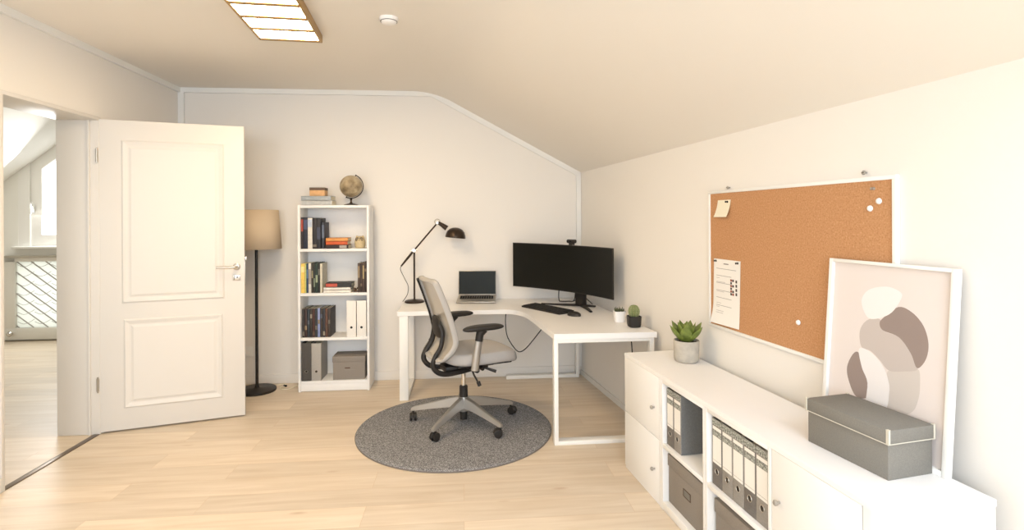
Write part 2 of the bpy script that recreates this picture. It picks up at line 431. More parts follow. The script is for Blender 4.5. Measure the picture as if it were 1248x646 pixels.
# hall window with slanted head
wd = thing('window_4', None, None); wd['kind'] = 'structure'
q = B('trim')
def bar(x0, z0, x1, z1, w_, yy=(7.42, 7.50)):
    a = Vector((x0, 0, z0)); b = Vector((x1, 0, z1)); dd = (b - a).normalized(); nn = Vector((-dd.z, 0, dd.x)) * w_
    pts = [a, b, b + nn, a + nn]; q.prism([(p.x, yy[0], p.z) for p in pts], (0, yy[1] - yy[0], 0))
yf = (7.401, 7.48)
def post(x0, x1, z0, top, dz, yy=yf): q.prism([(x0, yy[0], z0), (x1, yy[0], z0), (x1, yy[0], top(x1) - dz), (x0, yy[0], top(x0) - dz)], (0, yy[1] - yy[0], 0))
post(HX0, -5.47, HZ0, hs, .0); post(-5.47, -5.345, HZ0, hs, .0, (7.42, 7.47)); post(-4.62, HX1, HZ0, lambda x: hs(-4.98), 0)
q.box(-5.345, -4.62, 7.42, 7.47, HZ0, 1.335)
q.prism([(-5.345, 7.42, hs(-5.345) - .17), (-4.98, 7.42, hs(-4.98) - .17), (-4.62, 7.42, hs(-4.98) - .17), (-4.62, 7.42, hs(-4.98)), (-4.98, 7.42, hs(-4.98)), (-5.345, 7.42, hs(-5.345))], (0, .05, 0))
q.build('window_frame', wd, autosmooth=False)
g = B('glass'); g.prism([(-5.345, 7.445, 1.335), (-4.62, 7.445, 1.335), (-4.62, 7.445, hs(-4.98) - .17), (-4.98, 7.445, hs(-4.98) - .17), (-5.345, 7.445, hs(-5.345) - .17)], (0, .006, 0)); g.build('window_pane', wd, autosmooth=False)
h = B('trim'); h.box(-5.45, -5.42, 7.38, 7.41, 1.62, 1.72, .004); h.box(-5.447, -5.427, 7.355, 7.375, 1.60, 1.75, .006); h.box(-5.443, -5.43, 7.36, 7.40, 1.72, 1.745, .003); h.build('window_handle', wd)
s_ = B('trim'); s_.box(HX0 - .03, HX1 + .03, 7.33, 7.42, HZ0 - .03, HZ0, .005); s_.build('window_sill', wd)

# low lattice glazed panel under the hall window
gp = thing('glazed_panel', 'white framed panel of bright diagonal lattice glass below the window beyond the doorway', 'glazed panel', (-5.2, 7.395, 0))
q = B('hall'); q.box(-.59, .75, -.07, 0, .02, .165, .004); q.box(-.59, -.40, -.07, 0, .165, 1.0, .004); q.box(.60, .75, -.07, 0, .165, 1.0, .004); q.box(-.40, .60, -.07, 0, 1.0, 1.05, .004); q.build('frame', gp)
q = B('steel'); q.box(-.57, .77, -.11, 0, 1.052, 1.075, .004); q.build('top_rail', gp)
q = B('frost'); q.box(-.40, .60, -.03, -.02, .165, 1.0); q.build('pane', gp, autosmooth=False)
q = B('meshf')
for k in range(-6, 9):      # diagonal bars clipped to the opening
    x0 = -.40 + k * .17; pts = []
    p0, p1 = (x0, 1.0), (x0 + 1.05, .165)
    if p1[0] < -.39 or p0[0] > .59: continue
    def at(x): return p0[1] + (p1[1] - p0[1]) * (x - p0[0]) / (p1[0] - p0[0])
    xa, xb = max(-.40, p0[0]), min(.60, p1[0])
    q.tube([(xa, -.036, at(xa)), (xb, -.036, at(xb))], .008, 6)
for k in range(7):
    z = .24 + k * .12
    for j in range(5):
        x = -.39 + j * .2; q.tube(catmull([(x, -.033, z), (x + .07, -.033, z - .03), (x + .14, -.033, z - .005), (x + .195, -.033, z + .03)], 3), .003, 5)
q.build('lattice', gp)
q = B('chrome'); q.tube([(-.43, -.07, .10), (-.43, -.10, .10)], .012); q.lathe([(.001, 0), (.028, .004), (.033, .02), (.024, .035), (.001, .04)], 16, (-.43, -.095, .10), Matrix.Rotation(R(90), 4, 'X')); q.build('knob', gp)

# ------------------------------------------------------------------ door leaf
dx, dy = (-1.667 + 2.552), (4.32 - 4.06); DW = math.hypot(dx, dy); DA = math.atan2(dy, dx); DH = 2.222
dr = thing('door_1', None, None, (-2.552, 4.06, 0), DA); dr['kind'] = 'structure'
q = B('door'); q.box(0, DW, 0, .04, .012, DH, .003)
q.build('door_slab', dr)
def panel(x0, x1, z0, z1):
    q = B('door')
    # recessed moulding ring + raised field
    def ring(a, b, ya, yb):
        P = lambda i, y: [(x0 + i, y, z0 + i), (x1 - i, y, z0 + i), (x1 - i, y, z1 - i), (x0 + i, y, z1 - i)]
        A, Bq = P(a, ya), P(b, yb)
        for k in range(4): q.poly([A[k], A[(k + 1) % 4], Bq[(k + 1) % 4], Bq[k]])
    ring(-.012, .0, .0005, -.009); ring(.0, .008, -.009, -.007); ring(.008, .026, -.007, -.001); ring(.026, .034, -.001, -.0008); ring(.034, .050, -.0008, -.007); 
    i = .050; q.poly([(x0 + i, -.007, z0 + i), (x1 - i, -.007, z0 + i), (x1 - i, -.007, z1 - i), (x0 + i, -.007, z1 - i)])
    return q.build('door_panel', dr)
panel(.145, .775, .925, 2.07); panel(.155, .765, .175, .79)
q = B('steel'); q.lathe([(.026, 0), (.026, .006), (.022, .009), (.001, .009)], 20, (.868, 0, 1.15), Matrix.Rotation(R(90), 4, 'X'))
q.tube(catmull([(.868, 0, 1.15), (.868, -.045, 1.15), (.855, -.056, 1.15), (.80, -.058, 1.15), (.735, -.056, 1.152)], 5), .0095, 10); q.build('door_handle', dr)
q = B('steel'); q.box(.842, .894, -.006, 0, 1.045, 1.09, .003); q.m('blackp'); q.lathe([(.006, 0), (.006, .001), (.001, .001)], 12, (.872, -.0065, 1.07), Matrix.Rotation(R(90), 4, 'X')); q.box(.851, .855, -.0075, -.006, 1.05, 1.085); q.build('keyhole_plate', dr)
q = B('steel'); q.box(DW - .001, DW + .003, .008, .032, 1.0, 1.2, .001); q.box(DW, DW + .014, .012, .028, 1.195, 1.225, .002); q.build('door_latch', dr)
for z in (1.965, .35):
    q = B('gold'); q.tube([(-.008, -.006, z - .045), (-.008, -.006, z + .045)], .008, 10); q.tube([(-.008, -.006, z - .055), (-.008, -.006, z - .046)], .0055, 8); q.tube([(-.008, -.006, z + .046), (-.008, -.006, z + .055)], .0055, 8); q.build('hinge', dr)

# ------------------------------------------------------------------ ceiling things
cl = thing('ceiling_light', 'rectangular warm lit ceiling light of divided glowing panels', 'ceiling light', (-1.10, 3.61, ZC), R(4.3))
PW, PP, NP = .355, .198, 5
q = B('lampwood')
q.box(-PW / 2 - .016, -PW / 2, -PP * NP - .019, .019, -.05, 0, .002); q.box(PW / 2, PW / 2 + .016, -PP * NP - .019, .019, -.05, 0, .002)
for k in range(NP + 1): q.box(-PW / 2, PW / 2, -k * PP - .019, -k * PP + .019, -.05, 0, .002)
q.build('frame', cl)
for k in range(NP):
    q = B('glow'); q.box(-PW / 2 + .001, PW / 2 - .001, -(k + 1) * PP + .020, -k * PP - .020, -.046, -.034); q.build('light_panel', cl, autosmooth=False)
sd = thing('smoke_detector', 'small white round smoke detector on the ceiling', 'smoke detector', (-.435, 3.298, ZC))
q = B('lam'); q.lathe([(.001, -.036), (.03, -.036), (.043, -.03), (.052, -.014), (.056, -.008), (.056, 0)], 32); q.build('housing', sd)
q = B('blackp')
q.tube([Vector((math.cos(k * math.pi / 20) * .0485, math.sin(k * math.pi / 20) * .0485, -.0215)) for k in range(41)], .0018, 6, cap=False)
q.build('vent_ring', sd)

# ------------------------------------------------------------------ bookshelf
BX0, BX1, BY, BH = -1.435, -.825, 4.872, 1.634
bs = thing('bookshelf', 'narrow white open bookshelf standing against the back wall', 'bookshelf', (BX0, BY, 0))
W = BX1 - BX0; D = .255
for x in (0, W - .02):
    q = B('lam2'); q.box(x, x + .02, 0, D, 0, BH, .0015); q.build('side_panel', bs)
q = B('lam2'); q.box(.02, W - .02, D - .006, D - .001, .075, BH - .01); q.build('back_panel', bs)
SH = [1.25, .862, .471, .093]
for z in SH + [BH - .001]:
    q = B('lam2'); q.box(.0205, W - .0205, .001, D - .007, z - .024, z, .0015); q.build('shelf', bs)
q = B('lam2'); q.box(.0205, W - .0205, .006, .02, .004, .068, .001); q.build('plinth', bs)

bcol = {}
def colm(rgb, rough=.6):
    k = 'c%d_%d_%d' % rgb
    if k not in M: M[k] = mat('cover_' + k, rgb, rough, var=.12, vscale=35)
    return k
def book(x, y, z, w_, d_, h_, rgb, label, group, band=None, lean=0, rz=0, title=None):
    # upright book, spine towards -Y; origin at the bottom centre of the spine
    t = thing('book', label, 'book', (x, y, z), rz, group)
    t.rotation_euler = (0, lean, rz)
    c = colm(rgb)
    q = B(c); q.box(-w_ / 2, -w_ / 2 + .0025, .002, d_, 0, h_); q.box(w_ / 2 - .0025, w_ / 2, .002, d_, 0, h_); q.box(-w_ / 2, w_ / 2, 0, .003, 0, h_, .001); q.build('cover', t)
    q = B('cream'); q.box(-w_ / 2 + .0026, w_ / 2 - .0026, .0031, d_ - .003, .002, h_ - .003); q.build('pages', t, autosmooth=False)
    if band:
        q = B(colm(band[0])); q.box(-w_ / 2 + .0015, w_ / 2 - .0015, -.0008, 0, h_ * band[1], h_ * band[2]); q.build('spine_label', t, autosmooth=False)
    return t
def flatbook(x, y, z, w_, d_, h_, rgb, label, group, rz=0, band=None):
    # lying book; spine towards -Y
    t = thing('book', label, 'book', (x, y, z), rz, group)
    c = colm(rgb)
    q = B(c); q.box(-w_ / 2, w_ / 2, 0, d_, 0, .003); q.box(-w_ / 2, w_ / 2, 0, d_, h_ - .003, h_); q.box(-w_ / 2, w_ / 2, 0, .003, 0, h_, .001); q.build('cover', t)
    q = B('cream'); q.box(-w_ / 2 + .003, w_ / 2 - .003, .0031, d_ - .003, .0031, h_ - .0031); q.build('pages', t, autosmooth=False)
    if band:
        q = B(colm(band[0])); q.box(-w_ / 2 + w_ * band[1], -w_ / 2 + w_ * band[2], -.0008, 0, .004, h_ - .004); q.build('spine_label', t, autosmooth=False)
    return t
def bxp(px): return BX0 + (355 + px / 5.38 - 362) * .00693
def row(edges, z, cols, labels, hts, group, dep=.18, bands=None, y=BY + .02):
    for i, (a, b) in enumerate(edges):
        x0, x1 = max(bxp(a), BX0 + .0215), bxp(b)
        book((x0 + x1) / 2, y, z, x1 - x0 - .002, dep, hts[i], cols[i], labels[i], group, band=bands[i] if bands else None)
g1 = 'upright books on the top bookshelf level'
row([(46, 72), (72, 100), (100, 131), (131, 160), (160, 186)], SH[0] + .0005,
    [(48, 38, 38), (38, 42, 56), (226, 220, 208), (40, 38, 40), (44, 44, 48)],
    ['black book with a red top on its spine, leftmost on the top shelf', 'black book with a blue spine mark, second from left on the top shelf', 'thick white book between dark ones on the top shelf', 'dark book just right of the white one on the top shelf', 'tall charcoal book next to the shorter leaning-height one on the top shelf'],
    [.277, .276, .272, .272, .270], g1, bands=[((168, 72, 56), .55, .93), ((74, 82, 110), .62, .92), ((190, 200, 214), .7, .95), ((120, 110, 96), .06, .14), ((70, 74, 92), .3, .7)])
book(bxp(198) + .004, BY + .02, SH[0] + .0005, bxp(207) - bxp(187) - .002, .17, .232, (52, 54, 62), 'shorter dark book ending the upright row on the top shelf', g1, band=((96, 104, 120), .4, .9), lean=R(0))
flatbook((bxp(212) + bxp(366)) / 2 + .01, BY + .012, SH[0] + .0005, .193, .15, .033, (52, 38, 36), 'dark brown book lying at the bottom of the top shelf stack', 'stack lying on the top bookshelf level', band=((170, 160, 150), .6, .92))
flatbook((bxp(212) + bxp(362)) / 2 + .008, BY + .014, SH[0] + .034, .186, .15, .031, (206, 92, 44), 'orange red book in the middle of the lying top shelf stack', 'stack lying on the top bookshelf level')
flatbook((bxp(212) + bxp(366)) / 2 + .008, BY + .012, SH[0] + .0655, .190, .15, .029, (224, 152, 82), 'pale orange book on top of the lying top shelf stack', 'stack lying on the top bookshelf level')
# owl figurine
ow = thing('owl_figurine', 'small cream owl figurine with brown ringed eyes on the top shelf', 'figurine', (-.915, BY + .07, SH[0] + .0005))
q = B('owl'); q.lathe([(.030, 0), (.042, .008), (.047, .035), (.046, .06), (.040, .085), (.030, .100), (.012, .106), (.001, .106)], 24)
q.build('body', ow)
for s in (-1, 1):
    q = B('owl'); q.lathe([(.014, 0), (.008, .014), (.001, .022)], 10, (s * .026, 0, .092)); q.build('ear', ow)
    q = B('darkbrown'); q.tube([Vector((s * .018 + .0135 * math.cos(a), -.040 + .002 * abs(math.cos(a)), .080 + .0135 * math.sin(a))) for a in [k * math.pi / 8 for k in range(17)]], .0028, 6)
    q.lathe([(.0055, 0), (.0055, .003), (.001, .005)], 10, (s * .018, -.039, .080), Matrix.Rotation(R(90), 4, 'X')); q.build('eye', ow)
q = B('darkbrown'); q.lathe([(.005, 0), (.001, .012)], 8, (0, -.040, .072), Matrix.Rotation(R(120), 4, 'X')); q.build('beak', ow)
# row 2
g2 = 'upright books at the left of the second shelf'
row([(50, 79), (79, 89), (89, 103), (103, 122), (122, 136), (136, 149), (149, 167), (167, 180), (180, 195)], SH[1] + .0005,
    [(232, 196, 96), (206, 206, 120), (44, 66, 92), (222, 216, 204), (58, 54, 46), (46, 50, 46), (40, 56, 48), (44, 44, 44), (214, 206, 184)],
    ['thick yellow book, leftmost on the second shelf', 'thin yellow green book beside the thick yellow one', 'thin navy book on the second shelf', 'white book left of the dark green ones on the second shelf', 'brown black book just right of the white one on the second shelf', 'thin black green book in the middle of the second shelf row', 'dark green book in the second shelf row', 'thin black book before the cream one on the second shelf', 'cream book ending the upright row of the second shelf'],
    [.258, .258, .258, .262, .262, .258, .262, .262, .258], g2, bands=[((244, 220, 150), .7, .9), None, ((90, 120, 150), .5, .8), ((160, 150, 140), .3, .8), ((150, 140, 110), .5, .75), ((120, 130, 110), .2, .5), ((150, 160, 130), .35, .6), ((120, 120, 110), .6, .8), None])
g3 = 'books lying in a stack on the second shelf'
fx = (bxp(200) + bxp(388)) / 2
flatbook(fx + .002, BY + .01, SH[1] + .0005, .236, .16, .024, (232, 226, 214), 'white book lying at the bottom of the second shelf stack', g3)
flatbook(fx + .0, BY + .012, SH[1] + .0255, .232, .16, .022, (236, 230, 220), 'white book lying second from the bottom of the second shelf stack', g3)
flatbook(fx + .012, BY + .02, SH[1] + .0485, .225, .15, .036, (52, 50, 48), 'black book with a red left half of its spine, topmost of the second shelf stack', g3, band=((190, 84, 66), .02, .45))
# small ornament
orn = B('darkbrown')
for k in range(7):
    a = k * .9; orn.tube([(0, 0, .012), (.012 * math.cos(a), .012 * math.sin(a), .026), (.024 * math.cos(a), .018 * math.sin(a), .03 + .006 * (k % 2))], [.004, .003, .005], 6)
orn.lathe([(.016, 0), (.02, .005), (.012, .014), (.001, .016)], 12)
o_ = orn.build('ornament'); o_.location = (bxp(412), BY + .06, SH[1] + .0005); tag(o_, 'tiny brown twiggy ornament between the lying stack and the dark books', 'ornament')
g4 = 'dark brown books at the right of the second shelf'
row([(431, 448), (448, 463), (463, 477), (477, 492)], SH[1] + .0005, [(74, 58, 48), (62, 48, 40), (80, 64, 54), (56, 44, 38)],
    ['leftmost dark brown book at the right end of the second shelf', 'second dark brown book at the right end of the second shelf', 'third dark brown book at the right end of the second shelf', 'dark brown book touching the right side panel of the second shelf'],
    [.256, .256, .262, .260], g4, bands=[((150, 130, 100), .5, .9), ((120, 100, 80), .2, .3), ((170, 150, 110), .45, .9), ((130, 110, 90), .7, .8)])
# row 3: comics
cc = [(48, 42, 40), (62, 44, 38), (48, 56, 62), (56, 50, 44), (74, 44, 36), (52, 56, 58), (140, 150, 190), (60, 52, 46), (46, 46, 52), (96, 66, 52), (58, 50, 46)]
cl_ = ['blackish', 'dark maroon', 'slate', 'dark olive brown', 'deep rust brown', 'steel grey', 'pale blue and white', 'umber', 'blue black', 'tan brown', 'charcoal brown']
ed = [58 + i * 17.1 for i in range(12)]
pos = ['leftmost', 'second', 'third', 'fourth', 'fifth', 'sixth', 'seventh', 'eighth', 'ninth', 'tenth', 'last']
row([(ed[i], ed[i + 1]) for i in range(11)], SH[2] + .0005, cc,
    ['%s hardback, %s in the row of dark volumes on the third shelf' % (cl_[i], pos[i]) for i in range(11)],
    [.252, .255, .250, .254, .252, .255, .256, .252, .254, .250, .252], 'dark hardback volumes on the third shelf', dep=.2,
    bands=[((112, 104, 92), (132, 116, 92), (84, 90, 98), (150, 140, 124), (96, 76, 62))[i % 5:i % 5 + 1] + (.06 + .2 * (i % 4), .2 + .2 * (i % 4)) for i in range(11)], y=BY + .03)
def file_box(name, x, y, z, w_, d_, h_, mk, label, group, ring=True, holez=.27, labelpl=False, rz=0, cat='binder', open_top=False, sidemat=None):
    t = thing(name, label, cat, (x, y, z), rz, group)
    q = B(mk)
    if open_top:
        q.box(-w_ / 2, w_ / 2, 0, .003, 0, h_, .001); q.box(-w_ / 2, w_ / 2, d_ - .003, d_, 0, h_ * .8); q.box(-w_ / 2, w_ / 2, .003, d_ - .003, 0, .003)
        for s in (-1, 1):
            xx = s * (w_ / 2 - .0015); q.prism([(xx - .0015, .003, 0), (xx - .0015, d_ - .003, 0), (xx - .0015, d_ - .003, h_ * .8), (xx - .0015, .05, h_ * .9), (xx - .0015, .003, h_)], (.003, 0, 0))
        q.build('body', t)
    else:
        q.box(-w_ / 2, -w_ / 2 + .003, .003, d_, 0, h_); q.box(-w_ / 2, w_ / 2, 0, .003, 0, h_, .001); q.build('cover', t)
        q = B(sidemat or mk); q.box(w_ / 2 - .003, w_ / 2, .003, d_, 0, h_); q.build('side_cover', t)
        q = B('cream'); q.box(-w_ / 2 + .006, w_ / 2 - .012, .012, d_ - .012, .004, h_ - .02); q.build('paper_stack', t, autosmooth=False)
    if labelpl:
        q = B('marble'); q.box(-w_ / 2 + .005, w_ / 2 - .005, -.0006, 0, h_ * .745, h_ * .83); q.box(-w_ / 2 + .001, w_ / 2 - .001, -.0006, 0, h_ * .9, h_ * .995)
        q.m('paper').box(-w_ / 2 + .005, w_ / 2 - .005, -.0008, 0, h_ * .835, h_ * .885); q.box(-w_ / 2 + .005, w_ / 2 - .005, -.0008, 0, h_ * .335, h_ * .74)
        q.m('ink').box(-w_ / 2 + .005, w_ / 2 - .005, -.0010, -.0008, h_ * .375, h_ * .379); q.build('spine_label', t, autosmooth=False)
    q = B('blackp'); q.lathe([(.0105, 0), (.0105, .001), (.001, .001)], 18, (0, -.0002, h_ * holez), Matrix.Rotation(R(90), 4, 'X')); q.build('finger_hole', t)
    if ring:
        q = B('steel'); q.tube([Vector((.0125 * math.cos(a), -.001, h_ * holez + .0125 * math.sin(a))) for a in [k * math.pi / 10 for k in range(21)]], .0016, 6, cap=False); q.build('finger_ring', t)
    return t
for a, b, l in ((357, 421, 'white magazine file left of its twin on the third shelf'), (425, 489, 'white magazine file against the right side of the third shelf')):
    file_box('magazine_file', (bxp(a) + bxp(b)) / 2, BY + .012, SH[2] + .0005, bxp(b) - bxp(a) - .002, .2, .318, 'paper', l, 'white magazine files on the third shelf', ring=False, holez=.26, cat='magazine file', open_top=True)
q = B('owl')
file_box('ring_binder', (bxp(57) + bxp(121)) / 2, BY + .012, SH[3] + .0005, bxp(121) - bxp(57) - .002, .225, .332, 'binder_dk', 'dark grey ring binder at the bottom left of the bookshelf', 'ring binders at the bookshelf bottom', holez=.25)
file_box('ring_binder', (bxp(122) + bxp(187)) / 2, BY + .010, SH[3] + .0005, bxp(187) - bxp(122) - .002, .225, .328, 'binder_lt', 'light grey ring binder beside the dark one at the bookshelf bottom', 'ring binders at the bookshelf bottom', holez=.25)
q.bm.free()
def storage_box(loc, w_, d_, h_, lid_h, label, mk='boxd', rz=0, handle=True, trim=False, group=None):
    t = thing('storage_box', label, 'storage box', loc, rz, group)
    q = B(mk); q.box(-w_ / 2, w_ / 2, 0, d_, 0, h_ - .004, .003); q.build('body', t)
    q = B(mk); e = .004; q.box(-w_ / 2 - e, w_ / 2 + e, -e, d_ + e, h_ - lid_h, h_, .003); q.build('lid', t)
    if handle:
        zz = h_ * .5; q = B('darkbrown')
        for (a, b, c_, d2) in ((-.034, .034, zz + .016, zz + .019), (-.034, .034, zz - .019, zz - .016), (-.034, -.031, zz - .016, zz + .016), (.031, .034, zz - .016, zz + .016)): q.box(a, b, -.003, .0, c_, d2, .0006)
        q.m('boxg').box(-.031, .031, -.0012, 0, zz - .016, zz + .016); q.build('label_holder', t)
    return t, q
q = None
t, _ = storage_box((bxp(370), BY + .02, SH[3] + .0005), bxp(476) - bxp(262), .19, .205, .05, 'warm grey lidded box on the bookshelf bottom beside the ring binders', 'boxd', handle=False)
q = B('darkbrown'); q.box(-.035, .01, -.0015, 0, .098, .108); q.m('ink').box(-.045, .05, -.0015, 0, .084, .088); q.build('label_plate', t, autosmooth=False)

# on top of the bookshelf
def keepbox(loc, w_, d_, h_, rgb, lidrgb, lidh, name, label, cat):
    t = thing(name, label, cat, loc)
    q = B(colm(rgb)); q.box(-w_ / 2, w_ / 2, 0, d_, 0, h_ - lidh, .001); q.build('body', t)
    q = B(colm(lidrgb)); q.box(-w_ / 2 - .001, w_ / 2 + .001, -.001, d_ + .001, h_ - lidh, h_, .001); q.build('lid', t); return t
flatbook(-1.275, BY + .01, BH, .262, .17, .040, (216, 212, 204), 'thick pale grey book lying under the blue grey one on top of the bookshelf', 'books lying on top of the bookshelf', band=((186, 186, 182), .03, .97))
flatbook(-1.280, BY + .012, BH + .0405, .256, .17, .040, (164, 170, 172), 'blue grey book lying under the cardboard box on top of the bookshelf', 'books lying on top of the bookshelf')
keepbox((-1.275, BY + .03, BH + .081), .13, .11, .075, (214, 168, 116), (98, 78, 62), .024, 'cardboard_box', 'small tan cardboard box with a dark brown lid atop the lying books', 'box')
gl = thing('globe', 'antique brown desk globe on a dark stand on top of the bookshelf', 'globe', (-.995, BY + .09, BH))
gc = Vector((0, 0, .17)); gr = .098
q = B('globe'); bmesh.ops.create_uvsphere(q.bm, u_segments=36, v_segments=20, radius=gr, matrix=Matrix.Translation(gc)); q.build('sphere', gl)
tilt = R(23)
q = B('bronze'); arc = []
for k in range(25):
    a = R(90 - 7.5 * k); arc.append(gc + Vector((math.cos(a - tilt + R(0)) * (gr + .009), 0, math.sin(a - tilt) * (gr + .009))))
q.tube(arc, .0042, 8); q.build('meridian_arm', gl)
ax = Vector((math.sin(tilt), 0, math.cos(tilt)))
q = B('bronze'); q.tube([gc + ax * (gr - .002), gc + ax * (gr + .015)], .004, 8); q.tube([gc - ax * (gr - .002), gc - ax * (gr + .015)], .004, 8); q.build('axis_pin', gl)
q = B('bronze'); q.lathe([(.062, 0), (.062, .004), (.045, .010), (.014, .018), (.008, .030), (.0075, .045), (.012, .054), (.008, .062), (.001, .064)], 28); q.build('stand', gl)

# ------------------------------------------------------------------ floor lamp, its cord, sockets
LXp, LYp = -1.812, 4.955
fl = thing('floor_lamp', 'floor lamp with black pole, round black base and beige linen shade', 'floor lamp', (LXp, LYp, 0))
q = B('blackm'); q.lathe([(.158, 0), (.160, .006), (.158, .018), (.148, .024), (.03, .028), (.018, .036), (.016, .05), (.001, .05)], 40); q.build('base', fl)
q = B('blackm'); q.tube([(0, 0, .04), (0, 0, 1.33)], .0125, 14); q.build('pole', fl)
q = B('shade'); n = 48
pr = [(.208, 1.252), (.183, 1.594)]
q.grid(lambda u, v: Vector(((pr[0][0] + (pr[1][0] - pr[0][0]) * v) * math.cos(2 * math.pi * u), (pr[0][0] + (pr[1][0] - pr[0][0]) * v) * math.sin(2 * math.pi * u), pr[0][1] + (pr[1][1] - pr[0][1]) * v)), n + 1, 2)
bmesh.ops.remove_doubles(q.bm, verts=q.bm.verts, dist=1e-5)
sh = q.build('lamp_shade', fl); md = sh.modifiers.new('s', 'SOLIDIFY'); md.thickness = .003
q = B('blackm')
for k in range(3):
    a = R(120 * k); q.tube([(0, 0, 1.33), (.1 * math.cos(a), .1 * math.sin(a), 1.31), (.203 * math.cos(a), .203 * math.sin(a), 1.28)], .003, 6)
q.lathe([(.02, 1.30), (.022, 1.36), (.016, 1.37), (.001, 1.37)], 16); q.build('shade_carrier', fl)
q = B('glowless' if False else 'paper'); q.lathe([(.012, 1.37), (.03, 1.41), (.03, 1.43), (.018, 1.455), (.001, 1.462)], 16); q.build('light_bulb', fl)
q = B('cream'); q.tube(catmull([(-1.67, 5.045, .02), (-1.64, 5.08, .016), (-1.60, 5.07, .007), (-1.63, 5.01, .0065), (-1.60, 4.96, .0065), (-1.54, 4.96, .0065), (-1.50, 5.05, .0065), (-1.46, 5.13, .0065)], 6), .004, 7)
q.m('blackp').tube([(-1.615, 5.06, .009), (-1.59, 5.045, .009)], .009, 8)
o_ = q.build('power_cord'); tag(o_, 'thin pale cord curling on the floor right of the floor lamp base', 'cord')
so = thing('wall_socket', 'white wall socket low on the back wall beside the door edge', 'socket', (-1.962, YB - .001, .30))
q = B('trim'); q.box(-.04, .04, -.009, 0, -.045, .045, .003); q.build('plate', so)
q = B('trim'); q.lathe([(.03, 0), (.03, .004), (.026, .004), (.026, .001), (.001, .001)], 20, (0, -.009, 0), Matrix.Rotation(R(90), 4, 'X')); q.build('insert', so)

# ------------------------------------------------------------------ rug
rg = thing('rug', 'round speckled grey rug under the office chair', 'rug', (-.063, 3.915, 0))
rr = .692
q = B('rug'); prof = [(rr - .01, .002), (rr - .004, .004), (rr - .002, .010), (rr - .008, .014)] + [(rr * k / 24, .0155) for k in range(23, 0, -1)] + [(.001, .0155)]
q.lathe(prof, 120); q.build('pile', rg)
q = B('rugedge'); q.lathe([(rr - .006, 0), (rr, .001), (rr + .001, .006), (rr - .004, .010), (rr - .01, .004)], 120); q.build('edge_binding', rg)
RZ = .0155

# ------------------------------------------------------------------ desk
dk = thing('desk', 'white L-shaped corner desk with closed metal leg frames', 'desk', (.6, 4.3, 0))
def loc(m_): return m_.xf(Matrix.Translation((-.6, -4.3, 0)))
def cm2(pts): return [(x, y, .704) for x, y in pts]
curve2 = catmull([(.30, 4.548, 0), (.375, 4.538, 0), (.44, 4.49, 0), (.50, 4.36, 0), (.532, 4.16, 0), (.555, 3.93, 0), (.577, 3.72, 0), (.597, 3.535, 0)], 6)
outline = [(-.545, 5.15), (-.545, 4.548)] + [(p.x, p.y) for p in curve2] + [(1.292, 3.525), (1.125, 5.15)]
q = B('lam'); q.prism(cm2(outline), (0, 0, .036))
es = [e for e in q.bm.edges if abs(e.verts[0].co.z - e.verts[1].co.z) < 1e-6 and e.verts[0].co.z > .73]
bmesh.ops.bevel(q.bm, geom=es, offset=.002, segments=2, affect='EDGES')
loc(q).build('tabletop', dk)
q = B('wmetal')   # left frame, in the YZ plane
q.box(-.528, -.456, 4.555, 4.580, 0, .703, .002); q.box(-.528, -.456, 5.10, 5.125, .0, .703, .002); q.box(-.528, -.456, 4.580, 5.10, 0, .025, .002) ; q.box(-.528, -.456, 4.580, 5.10, .678, .703, .002)
loc(q).build('leg_frame', dk)
q = B('wmetal')   # right frame, in the XZ plane
q.box(.598, .626, 3.545, 3.61, 0, .703, .002); q.box(1.252, 1.280, 3.545, 3.61, 0, .703, .002); q.box(.626, 1.252, 3.545, 3.61, 0, .026, .002); q.box(.626, 1.252, 3.545, 3.61, .677, .703, .002)
loc(q).build('leg_frame', dk)
q = B('wmetal')   # corner foot
q.box(1.065, 1.095, 5.06, 5.12, 0, .703, .002); q.box(.40, 1.065, 5.06, 5.12, 0, .03, .002); q.box(.40, 1.065, 5.06, 5.12, .673, .703, .002)
loc(q).build('corner_frame', dk)
DT = .7402

# cables under the desk
q = B('blackp'); q.tube(catmull([(.365, 4.62, .703), (.36, 4.62, .62), (.375, 4.64, .50), (.43, 4.66, .40), (.475, 4.62, .365), (.52, 4.5, .42), (.60, 4.45, .53), (.70, 4.5, .64), (.74, 4.55, .703)], 6), .0042, 7)
tag(q.build('cable'), 'black cable hanging in a loop under the desk top', 'cable')
q = B('blackp'); q.tube(catmull([(1.20, 3.80, .703), (1.205, 3.80, .6), (1.225, 3.83, .45), (1.25, 3.86, .25), (1.26, 3.9, .02)], 6), .0042, 7)
tag(q.build('cable'), 'black cable dropping along the wall behind the right desk frame', 'cable')

# laptop
lp = thing('laptop', 'open silver laptop with dark screen on the desk', 'laptop', (.113, 4.895, DT), R(-5.3))
LW, LD = .355, .225; tl = R(7); mt = Matrix.Translation((0, 0, .004)) @ Matrix.Rotation(tl, 4, 'X')
q = B('silver'); q.box(-LW / 2, LW / 2, 0, LD, 0, .014, .004); q.xf(mt).build('base', lp)
q = B('keys')
for r_ in range(5):
    for k in range(14):
        x = -.155 + k * .0222; y = .100 + r_ * .0215
        if r_ == 0 and 4 <= k <= 8:
            if k == 4: q.box(x, x + .0222 * 5 - .003, y, y + .018, .0138, .0152)
            continue
        q.box(x, x + .0195, y, y + .0185, .0138, .0152)
q.xf(mt).build('keyboard', lp)
q = B('alu'); q.box(-.05, .05, .015, .085, .0139, .0143); q.xf(mt).build('trackpad', lp)
q = B('blackp'); q.tube([(-.12, LD - .002, .013), (.12, LD - .002, .013)], .006, 8); q.xf(mt).build('hinge', lp)
hz = mt @ Vector((0, LD - .004, .014)); ms = Matrix.Translation(hz) @ Matrix.Rotation(R(-7), 4, 'X')
